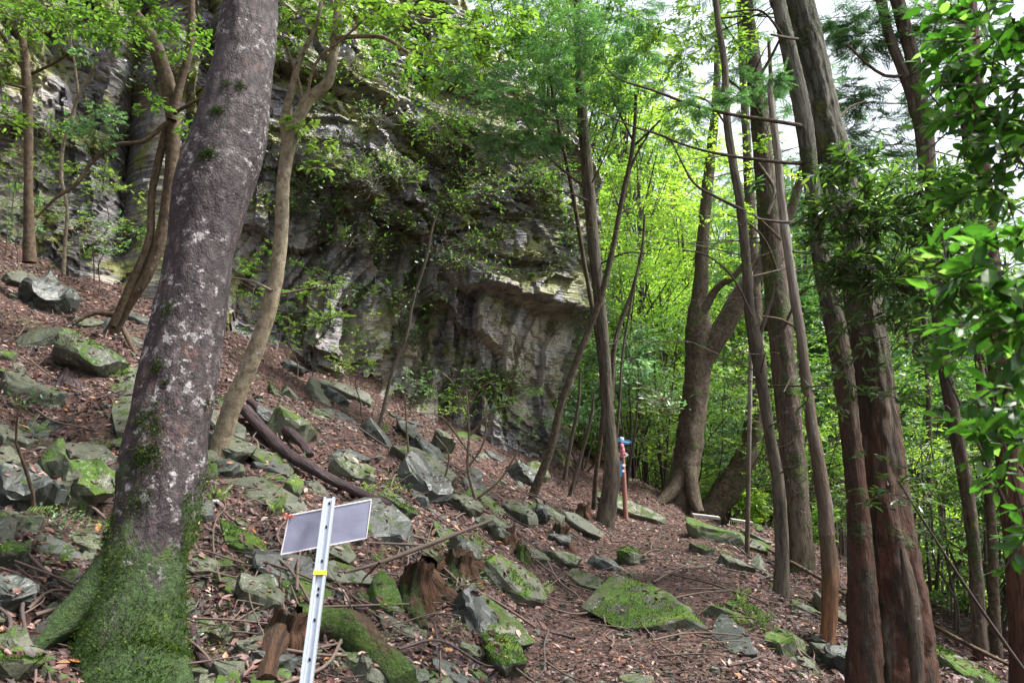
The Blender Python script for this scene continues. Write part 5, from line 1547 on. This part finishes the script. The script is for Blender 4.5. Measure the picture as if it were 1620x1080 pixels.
CL = {}
for nm, mt, args in [("fern", 'lf_pale', dict(n=16, L=.24, tm='frond', spread=.16, up=.6)), ("ivy_clump", 'lf_dark', dict(n=70, L=.07, tm='broad', spread=.34, up=.4)), ("cliff_shrub", 'lf_mid', dict(n=90, L=.07, tm='small', spread=.42, up=.6, layers=2)),
                     ("pale_shrub", 'lf_pale', dict(n=60, L=.055, tm='small', spread=.32, up=.6, layers=2)), ("blue_shrub", 'lf_blue', dict(n=80, L=.07, tm='broad', spread=.38, up=.5))]:
    for v in range(3):
        CL[(nm, v)] = make_mesh(nm, clump(400 + v * 7 + len(nm), **args), [M['twig'], M[mt]], smooth_=False)
rg = RS(55)
regs = [((560, 90), (110, 60), 26, "over the upper cliff"), ((700, 260), (120, 60), 44, "over the upper cliff"), ((850, 250), (60, 50), 24, "near the right shoulder of the cliff"), ((640, 330), (130, 40), 46, "on the dark ledge"), ((860, 330), (60, 60), 16, "on the dark ledge"), ((560, 310), (80, 50), 26, "on the middle of the cliff"),
        ((600, 430), (70, 50), 30, "on the middle of the cliff"), ((730, 400), (60, 60), 14, "on the middle of the cliff"), ((760, 620), (60, 40), 16, "low on the cliff"), ((640, 560), (40, 60), 9, "low on the cliff"), ((480, 250), (50, 80), 14, "over the upper cliff"),
        ((90, 200), (90, 110), 30, "on the dark wall at the left"), ((170, 300), (60, 60), 8, "on the dark wall at the left"), ((480, 510), (50, 20), 6, "low on the cliff"), ((880, 420), (40, 90), 8, "near the right shoulder of the cliff"),
        ((300, 120), (40, 90), 8, "on the dark wall at the left"), ((640, 180), (120, 60), 24, "over the upper cliff")]
word = {"fern": "pale cliff fern", "ivy_clump": "dark ivy clump", "cliff_shrub": "green cliff shrub", "pale_shrub": "yellowish cliff shrub", "blue_shrub": "greyish cliff shrub"}
for (c, s, n, where) in regs:
    for _ in range(int(n * .68)):
        px, py = c[0] + rg.normal() * s[0], c[1] + rg.normal() * s[1]
        P, N = chit(px, py)
        if P is None: continue
        nm = ("fern", "ivy_clump", "cliff_shrub", "pale_shrub", "cliff_shrub", "blue_shrub")[rg.randint(6)]
        o = bpy.data.objects.new(nm, CL[(nm, rg.randint(3))])
        SC.collection.objects.link(o)
        o.location = P - ray(px, py) * .03
        o.rotation_euler = (rg.normal() * .2 + .45, rg.normal() * .2, rg.uniform(-.8, .8))
        k = rg.uniform(.6, 1.25)
        o.scale = (k, k, k)
        tag(o, which(word[nm], P), nm.replace("_", " "), "plants growing on the cliff")
# ground seedlings
for i, (px, py, s, nm, lab) in enumerate([(80, 840, .55, "blue_shrub", "leafy seedling under the square mossy boulder"), (345, 970, .3, "ivy_clump", "single green seedling right of the mossy trunk foot"), (600, 1020, .35, "pale_shrub", "light green seedling right of the sign post"), (730, 935, .45, "blue_shrub", "seedling beside the red root"),
                                          (620, 780, .5, "cliff_shrub", "low seedling right of the sign top"), (350, 860, .3, "blue_shrub", "seedling right of the big trunk"), (1180, 812, .9, "fern", "bright fern behind the planks"), (1150, 822, .8, "fern", "bright fern between the two planks"), (1290, 850, .9, "fern", "bright fern behind the stripped trunk"),
                                          (40, 640, .6, "blue_shrub", "leafy seedling at the left edge"), (700, 650, .8, "cliff_shrub", "leafy sapling top in front of the cliff foot"), (770, 640, .8, "blue_shrub", "leafy sapling before the pale cliff corner"), (820, 615, .6, "cliff_shrub", "small leafy sapling beside the cliff overhang"), (670, 600, .5, "ivy_clump", "dark leafy sapling beside the bent thin stem"),
                                          (205, 1030, .2, "pale_shrub", "tiny pale seedling left of the trunk foot"), (1050, 640, 1.2, "blue_shrub", "blue green plant on the bank left of the forked tree")]):
    h = ghit(px, py)
    o = bpy.data.objects.new("seedling", CL[(nm, i % 3)])
    SC.collection.objects.link(o)
    o.location = h
    o.scale = (s, s, s)
    o.rotation_euler = (0, 0, i * 1.3)
    tag(o, lab, "plant", "seedlings")

rg = RS(71)
n_ = 0
while n_ < 70:
    px, py = rg.uniform(0, 1330), rg.uniform(500, 1075)
    if py < 500 + px * .3 or (px > 880 and py < 860): continue
    h = ghit(px, py)
    if h[1] > 14 or float(trail_d(np.array([h[0]]), np.array([h[1]]))[0]) < .8: continue
    nm = ("fern", "pale_shrub", "blue_shrub", "ivy_clump")[rg.randint(4)]
    o = bpy.data.objects.new("seedling", CL[(nm, rg.randint(3))])
    SC.collection.objects.link(o)
    o.location = h
    k_ = rg.uniform(.15, .4) * (1.6 if nm == "fern" else 1)
    o.scale = (k_, k_, k_)
    o.rotation_euler = (0, 0, rg.uniform(0, 6.28))
    tag(o, which({"fern": "little fern", "pale_shrub": "pale seedling", "blue_shrub": "greyish seedling", "ivy_clump": "dark seedling"}[nm], h), "plant", "seedlings")
    n_ += 1

# leafy saplings screening the cliff foot and the left slope
SAP = []
for v in range(5):
    rg = RS(600 + v)
    H = 1.6 + .5 * v
    stem = [np.array([0, 0, -.15])]
    for i in range(6): stem.append(np.array([stem[-1][0] + rg.normal() * .09 + .03 * v, rg.normal() * .08, H * (i + 1) / 6]))
    tp = [tube(stem, np.linspace(.016, .004, 7), 6, .15, .1, 2, v)]
    A, B = [], []
    cl = []
    for j in range(16 + 3 * v):
        f_ = rg.uniform(.3, 1)
        p = stem[1 + int(f_ * 5)]
        a = rg.uniform(0, 6.28)
        e = p + np.array([math.cos(a), math.sin(a), .35]) * rg.uniform(.25, .75)
        A.append(p); B.append(e)
        cl += cloud(rg, e, .2, 5, 7, .065, ('small', 'lance', 'small')[v % 3], flat=.3)
    tp.append(sticks(A, B, .006, .002))
    SAP.append((flat_parts(tp), fix(cl)))
SAPM = {(v, k): (make_mesh("stem", SAP[v][0], M['bark_grey']), make_mesh("crown", SAP[v][1], [M['twig'], M[k]], smooth_=False)) for v in range(5) for k in ('lf_mid', 'lf_blue', 'lf_pale')}
rg = RS(61)
sp_ = [(rg.uniform(400, 900), 0, 0) for _ in range(11)] + [(rg.uniform(0, 330), 1, 0) for _ in range(10)] + [(rg.uniform(860, 1330), 2, 0) for _ in range(34)] + [(rg.uniform(1450, 1620), 3, 0) for _ in range(14)]
for i, (px, zone, _) in enumerate(sp_):
    py = {0: 575 + (px - 400) * .33 + rg.uniform(0, 45), 1: 385 + px * .25 + rg.uniform(0, 80), 2: 785 + rg.uniform(-25, 30), 3: rg.uniform(880, 1010)}[zone]
    h = ghit(px, py)
    if zone == 2: h = at(px, 800, rg.uniform(16.5, 21)); h[2] = gz(h[0], h[1])
    v, k = rg.randint(5), ('lf_mid', 'lf_blue', 'lf_pale', 'lf_mid')[rg.randint(4)]
    t = bpy.data.objects.new("leafy_sapling", None)
    SC.collection.objects.link(t)
    t.location = h
    s_ = rg.uniform(.6, 1.15) * (1.3 if zone == 2 else 1) * (.6 if zone == 1 else (.6 if zone == 0 else 1))
    t.scale = (s_, s_, s_)
    t.rotation_euler = (rg.normal() * .1, rg.normal() * .12, rg.uniform(0, 6.28))
    tag(t, which({'lf_mid': "green", 'lf_blue': "greyish green", 'lf_pale': "yellowish"}[k] + " leafy sapling", h), "sapling", "leafy saplings on the slope")
    for nm, me in zip(("stem", "crown"), SAPM[(v, k)]):
        o = bpy.data.objects.new(nm, me)
        SC.collection.objects.link(o)
        o.parent = t

# spindly leafless shrub before the cliff foot
foot = ghit(752, 790)
t = empty("bare_shrub", foot, "leafless tangle of thin pale branches in front of the cliff foot", "shrub")
rg = RS(66)
for i, pts in enumerate([[(752, 790, 6), (740, 740, 5), (742, 680, 4), (738, 620, 2)], [(752, 790, 6), (700, 770, 5), (640, 745, 4), (590, 735, 3)], [(650, 745, 5), (645, 700, 4), (642, 650, 3), (640, 620, 2)], [(752, 790, 5), (790, 760, 4), (815, 720, 3), (830, 690, 2)],
                         [(745, 720, 4), (700, 660, 3), (670, 655, 2)], [(742, 690, 4), (780, 650, 3), (815, 640, 2)], [(740, 740, 4), (765, 700, 3), (770, 640, 2)], [(700, 770, 4), (710, 720, 3), (690, 690, 2)], [(742, 660, 3), (720, 610, 2), (700, 590, 2)], [(742, 640, 3), (765, 610, 2), (790, 600, 2)]]):
    P, R = path3(pts, foot[1], foot[1] - .3)
    obj("branch", flat_parts([tube(P, R, 6, .08, .1, 2, i)]), M['bark_pale'], t)
crown_on(t, [(710, 610, foot[1] - .2, 40, 14, 6, .06, 'broad'), (770, 600, foot[1] - .2, 45, 16, 6, .06, 'broad'), (800, 640, foot[1] - .2, 34, 10, 6, .06, 'broad'), (740, 640, foot[1] - .2, 34, 8, 6, .06, 'broad')], [M['twig'], M['lf_dark']], 34)


# ------------------------------------------------------------------ stumps, logs, roots, fallen sticks
def stump(px, py, wp, hp, label, mt='stump', seed=0, hollow=False, roots=()):
    h = ghit(px, py + hp * .45)
    w, hh = wp / F * h[1] * .75, hp / F * h[1] * .6
    t = empty("stump", h, label, "stump", "rotten stumps")
    top = h + np.array([.02, 0, hh])
    lob = lambda s, a: 1 + .13 * np.cos(3 * a + seed) + .07 * np.cos(7 * a + seed * 2) + .05 * np.cos(13 * a) + .03 * np.cos(23 * a)
    obj("wood", flat_parts([tube([h - [0, 0, .15], h + [0, 0, hh * .15], h + [0, 0, hh * .4], h * .3 + top * .7], [w * .95, w * .62, w * .46, w * .42], 60, .02, .22, 3, seed, lob, jag=hh * .3)]), M[mt], t)
    for i, pts in enumerate(roots):
        P = [ghit(a, b) + np.array([0, 0, c / F * h[1] * .25]) for a, b, c in pts]
        R = [c / 2 / F * h[1] for a, b, c in pts]
        P[0] = P[0] * .5 + (h + np.array([0, 0, hh * .25])) * .5
        obj("root", flat_parts([tube(P, R, 12, .04, .2, 2, seed + i)]), M['moss_root' if i % 2 else mt], t)
    return t


stump(660, 905, 62, 90, "tall orange rotten stump with long roots under the fallen grey branch", seed=1, roots=[[(670, 900, 46), (690, 945, 38), (725, 965, 22), (748, 1000, 10), (760, 1030, 6)], [(650, 920, 40), (650, 960, 30), (670, 1000, 16)], [(690, 880, 40), (730, 900, 30), (760, 930, 16)]])
stump(722, 880, 60, 70, "broad orange crumbling stump behind the tall one", seed=2, roots=[[(735, 890, 40), (770, 915, 30), (800, 940, 12)]])
stump(801, 835, 30, 50, "narrow orange stub stump left of the hollow one", seed=3)
stump(885, 838, 36, 48, "hollow orange stump with a dark opening beside the trail", seed=4)
stump(922, 800, 26, 44, "small brown stump left of the slim cypress", seed=5)
stump(455, 985, 66, 84, "mossy orange stump behind the sign post", 'stump', 6, roots=[[(440, 990, 50), (430, 1040, 40), (420, 1090, 30)], [(480, 980, 60), (540, 1010, 60), (590, 1050, 56), (640, 1100, 50)]])
stump(105, 590, 40, 40, "dark crumbling stump beside the bright mossy boulder", 'log', 7)
stump(826, 868, 30, 40, "short mossy stub below the narrow stump", 'moss_root', 8)


def log(pts, label, mt, name="log", cat="log", grp=None, sides=16, lift=.0, seed=0, kids=()):
    P = []
    for a, b, c in pts:
        h = ghit(a, b)
        P.append(h + np.array([0, 0, c / 2 / F * h[1] * .6 + lift]))
    R = [c / 2 / F * p[1] * .8 for (a, b, c), p in zip(pts, P)]
    R = [q * .78 for q in R]
    t = obj(name, flat_parts([tube(P, R, sides, .04, .12, 2, seed)]), M[mt], loc=P[0])
    return tag(t, label, cat, grp)


log([(385, 665, 30), (440, 725, 28), (500, 765, 26), (560, 795, 24), (615, 820, 24)], "long dark wet log lying down the slope to behind the sign", 'log', seed=1, lift=.06)
log([(395, 655, 22), (435, 690, 26), (470, 715, 24), (490, 740, 18)], "short dark log above the long wet one", 'log', seed=2, lift=.08)
log([(300, 1000, 26), (315, 1040, 26), (345, 1075, 24)], "brown rotting branch against the foot of the big trunk", 'log', seed=3)
log([(1215, 880, 8), (1290, 925, 9), (1345, 960, 9)], "straight brown pole fallen across the slope behind the stripped trunk", 'bark_brown', "fallen_pole", "pole", seed=4, lift=.08, sides=8)
log([(1480, 1010, 10), (1540, 1045, 10), (1610, 1080, 9)], "brown pole fallen down the bank right of the great cypress", 'bark_brown', "fallen_pole", "pole", seed=5, lift=.1, sides=8)
# the grey fallen branch reaching over the stump
t = empty("fallen_branch", at(580, 905, 5.0), "bare grey forked branch resting over the orange stumps", "branch")
for i, pts in enumerate([[(545, 905, 5), (600, 890, 7), (660, 868, 8), (720, 845, 7), (780, 822, 5)], [(580, 858, 3), (630, 860, 4), (670, 862, 5)], [(600, 890, 4), (575, 915, 3), (560, 930, 2)]]):
    P, R = path3(pts, 5.0, 5.6)
    obj("branch", flat_parts([tube(P, R, 8, .05, .1, 2, i)]), M['twig'], t)
rg = RS(123)
for i in range(235):
    for _ in range(30):
        px, py = rg.uniform(0, 1330), rg.uniform(430, 1075)
        if py > 430 + px * .38 or px > 900 and py > 850: break
    h = ghit(px, py)
    if h[1] > 13: continue
    a, ln = rg.uniform(0, 6.28), rg.uniform(.2, 1.1)
    P = []
    for s in (0, .35, .7, 1):
        x, y = h[0] + math.cos(a) * ln * s + rg.normal() * .03, h[1] + math.sin(a) * ln * s + rg.normal() * .03
        P.append([x, y, gz(x, y) + .03 + .05 * rg.rand()])
    r = rg.uniform(.004, .011)
    o = obj("fallen_stick", flat_parts([tube(P, [r, r * .9, r * .7, r * .3], 6, .06, .1, 2, i)]), M[('twig', 'twig_dark', 'bark_pale')[i % 3] if i % 3 < 2 else 'twig'], loc=P[0])
    kind = "pale dead stick" if i % 3 != 1 else "dark dead stick"
    tag(o, which(("short " if ln < .5 else "long ") + kind, h), "stick", "fallen sticks on the slope")

# ------------------------------------------------------------------ planks, signs
def boxp(c, ax, ay, az):
    c, ax, ay, az = map(lambda v: np.asarray(v, float), (c, ax, ay, az))
    V = [c + sx * ax / 2 + sy * ay / 2 + sz * az / 2 for sz in (-1, 1) for sy in (-1, 1) for sx in (-1, 1)]
    return (np.array(V), np.array([[0, 2, 3, 1], [4, 5, 7, 6], [0, 1, 5, 4], [2, 6, 7, 3], [0, 4, 6, 2], [1, 3, 7, 5]]))


def bevel(o, w):
    m = o.modifiers.new("bevel", 'BEVEL'); m.width = w; m.segments = 2; m.limit_method = 'ANGLE'
    return o


M['plank'] = simple("weathered_grey_plank", (.42, .40, .36), .8, 0, .25, 12)
for (a, b, lab) in [((1096, 814), (1138, 819), "pale weathered plank set across the trail beside the forked tree"), ((1157, 822), (1190, 827), "pale weathered plank nearer the slim trunk right of the trail")]:
    A, B = at(a[0], a[1], 14.6), at(b[0], b[1], 14.4)
    d = B - A
    o = obj("wooden_plank", [boxp((A + B) / 2, d, (0.02, .22, .01), (0, 0, .05))], M['plank'], loc=(A + B) / 2, smooth_=False)
    tag(bevel(o, .006), lab, "plank", "planks across the trail")

M['alu'] = simple("brushed_aluminium_post", (.50, .54, .60), .4, .6, .06, 60)
M['plate'] = simple("lavender_grey_sign_back", (.24, .25, .35), .5, 0., .24, 7)
M['rim'] = simple("white_sign_edge", (.75, .72, .74), .5)
M['yellow'] = simple("yellow_tape", (.75, .65, .03), .5)
M['redtape'] = simple("red_tape", (.7, .12, .08), .5)
M['hole'] = simple("dark_hole", (.01, .01, .012), .9)
top, bot = at(522, 788, 3.42), at(485, 1082, 3.08)
dwn = (bot - top) / np.linalg.norm(bot - top)
gend = bot + dwn * .9
S = empty("metal_sign", gend, "blank lavender grey metal sign seen from behind, bolted to a leaning aluminium channel post", "sign")
sx = np.cross(dwn, [0, 1.0, 0]); sx /= np.linalg.norm(sx)
sx = -sx if sx[0] < 0 else sx
sy = np.cross(sx, dwn); sy = -sy if sy[1] > 0 else sy       # towards the camera
Lp = np.linalg.norm(gend - top)
mid = (top + gend) / 2
obj("post", [boxp(mid, sx * .026, sy * .003, dwn * Lp), boxp(mid + sx * .0185 + sy * .006, sx * .009, sy * .018, dwn * Lp), boxp(mid - sx * .0185 + sy * .006, sx * .009, sy * .018, dwn * Lp)], M['alu'], S, smooth_=False)
for k, f in enumerate([.018, .15, .33, .47, .50, .62, .80]):
    p = top + dwn * (.6 * f * 1.35 + .01) + sy * .0025
    a = np.arange(12) / 12 * 6.283
    Vh = np.array([p + sx * math.cos(x) * .0045 + dwn * math.sin(x) * .0075 for x in a])
    Vh2 = Vh + sy * .002
    Vv = np.vstack([Vh, Vh2, [p + sy * .002]])
    Fh = np.array([[i, (i + 1) % 12, 12 + (i + 1) % 12, 12 + i] for i in range(12)])
    Ft = np.array([[12 + i, 12 + (i + 1) % 12, 24] for i in range(12)])
    obj("bolt", [(Vv, Fh), (Vv, Ft)], M['hole'], S, smooth_=False)  # flat black discs on the post face, drawn as its holes
pt = top + dwn * .33
obj("yellow_tape", [boxp(pt + sy * .008, sx * .048, sy * .020, dwn * .016)], M['yellow'], S, smooth_=False)
c4 = [at(455, 813, 3.36), at(586, 788, 3.52), at(578, 849, 3.52), at(442, 875, 3.36)]
c4 = [c - sy * .012 + np.array([0, .012, 0]) for c in c4]
nrm = np.cross(c4[1] - c4[0], c4[3] - c4[0]); nrm /= np.linalg.norm(nrm)
if nrm[1] > 0: nrm = -nrm
Vp = np.array(c4 + [c - nrm * .003 for c in c4])
Fp = np.array([[0, 1, 2, 3], [7, 6, 5, 4], [0, 4, 5, 1], [1, 5, 6, 2], [2, 6, 7, 3], [3, 7, 4, 0]])
obj("board", [(Vp, Fp)], M['plate'], S, smooth_=False)
rims = []
for i in range(4):
    A, B = c4[i], c4[(i + 1) % 4]
    e = B - A
    u = np.cross(e, nrm); u /= np.linalg.norm(u)
    rims.append(boxp((A + B) / 2 - nrm * .001, e, u * .004, nrm * .006))
obj("board_edge", rims, M['rim'], S, smooth_=False)
obj("red_tape", [boxp(c4[0] + np.array([.004, 0, -.004]), (.026, 0, .004), (0, .008, 0), (0.002, 0, .012)), boxp(c4[0] + np.array([-.014, 0, .002]), (.022, 0, -.006), (0, .004, 0), (0, 0, .008))], M['redtape'], S, smooth_=False)

# distant signpost
M['pole'] = simple("pinkish_brown_pole", (.24, .11, .085), .6)
M['blue'] = simple("blue_sign_paint", (.05, .25, .55), .45)
M['white'] = simple("white_paint", (.8, .8, .82), .5)
M['pink'] = simple("pink_ribbon", (.5, .16, .22), .6)
M['navy'] = simple("dark_blue_print", (.02, .04, .2), .5)
YS = 13.9
A, B = at(991, 826, YS), at(983, 694, YS)
P = empty("signpost", A, "reddish pole with blue arrow boards and pink ribbon beside the trail", "signpost")
obj("pole", flat_parts([tube([A - [0, 0, .3], (A + B) / 2, B], [.042, .042, .04], 14, .2)]), M['pole'], P)
cap = tube([B - [0, 0, .06], B + [0, 0, .02]], [.046, .046], 12, .05)
obj("cap", flat_parts([cap]), M['white'], P)


def arrow(px0, px1, py, hp, right, mat, tipw=.35, dy=-.06):
    a, b = at(px0, py, YS + dy), at(px1, py + 1, YS + dy)
    h = hp / F * YS
    w = b[0] - a[0]
    tip = min(h * .6, w * tipw)
    pts = [(0, -h / 2), (w - tip, -h / 2), (w, 0), (w - tip, h / 2), (0, h / 2)] if right else [(tip, -h / 2), (w, -h / 2), (w, h / 2), (tip, h / 2), (0, 0)]
    F0 = np.array([[a[0] + x, a[1], a[2] + z] for x, z in pts])
    F1 = F0 + np.array([0, .02, 0])
    V = np.vstack([F0, F1])
    q = np.array([[i, (i + 1) % 5, 5 + (i + 1) % 5, 5 + i] for i in range(5)])
    return obj("arrow_board", [(V, np.array([[4, 3, 2, 1, 0]])), (V, np.array([[5, 6, 7, 8, 9]])), (V, q)], mat, P, smooth_=False)


arrow(984, 1000, 699, 7, True, M['blue'])
arrow(953, 982, 695, 7, False, M['blue'], .25)
arrow(978, 995, 719, 7, True, M['white'])
b1 = arrow(976, 984, 741, 24, False, M['blue'], .1)
for k, (px, py, w) in enumerate([(987, 698.5, 7), (993, 699.2, 5), (986, 719, 7)]):
    c = at(px, py, YS - .075)
    obj("lettering", [boxp(c, (w / F * YS, 0, 0), (0, .004, 0), (0, 0, .014))], M['white' if k < 2 else 'navy'], P, smooth_=False)
for py in (736, 745):
    c = at(985, py, YS)
    obj("band", flat_parts([tube([c - [0, 0, .018], c + [0, 0, .018]], [.047, .047], 12, .03)]), M['white'], P)
rg = RS(5)
for k, (px, py) in enumerate([(983, 707), (981, 717), (985, 713)]):
    c = at(px, py, YS - .06)
    obj("ribbon", flat_parts([tube([c + [0, 0, .05], c + [rg.normal() * .02, -.02, 0], c + [rg.normal() * .03, -.02, -.07]], [.03, .036, .012], 8, .03, .3, 3, k)]), M['pink'], P)
# paper scrap by the big trunk
h = ghit(340, 802)
V, Fc = slab_mesh(77, .05, .03, .02, 1)
tag(obj("paper_scrap", [(V + h + [0, 0, .04], Fc)], M['white'], loc=h, smooth_=False), "crumpled white scrap lying right of the big trunk", "litter")
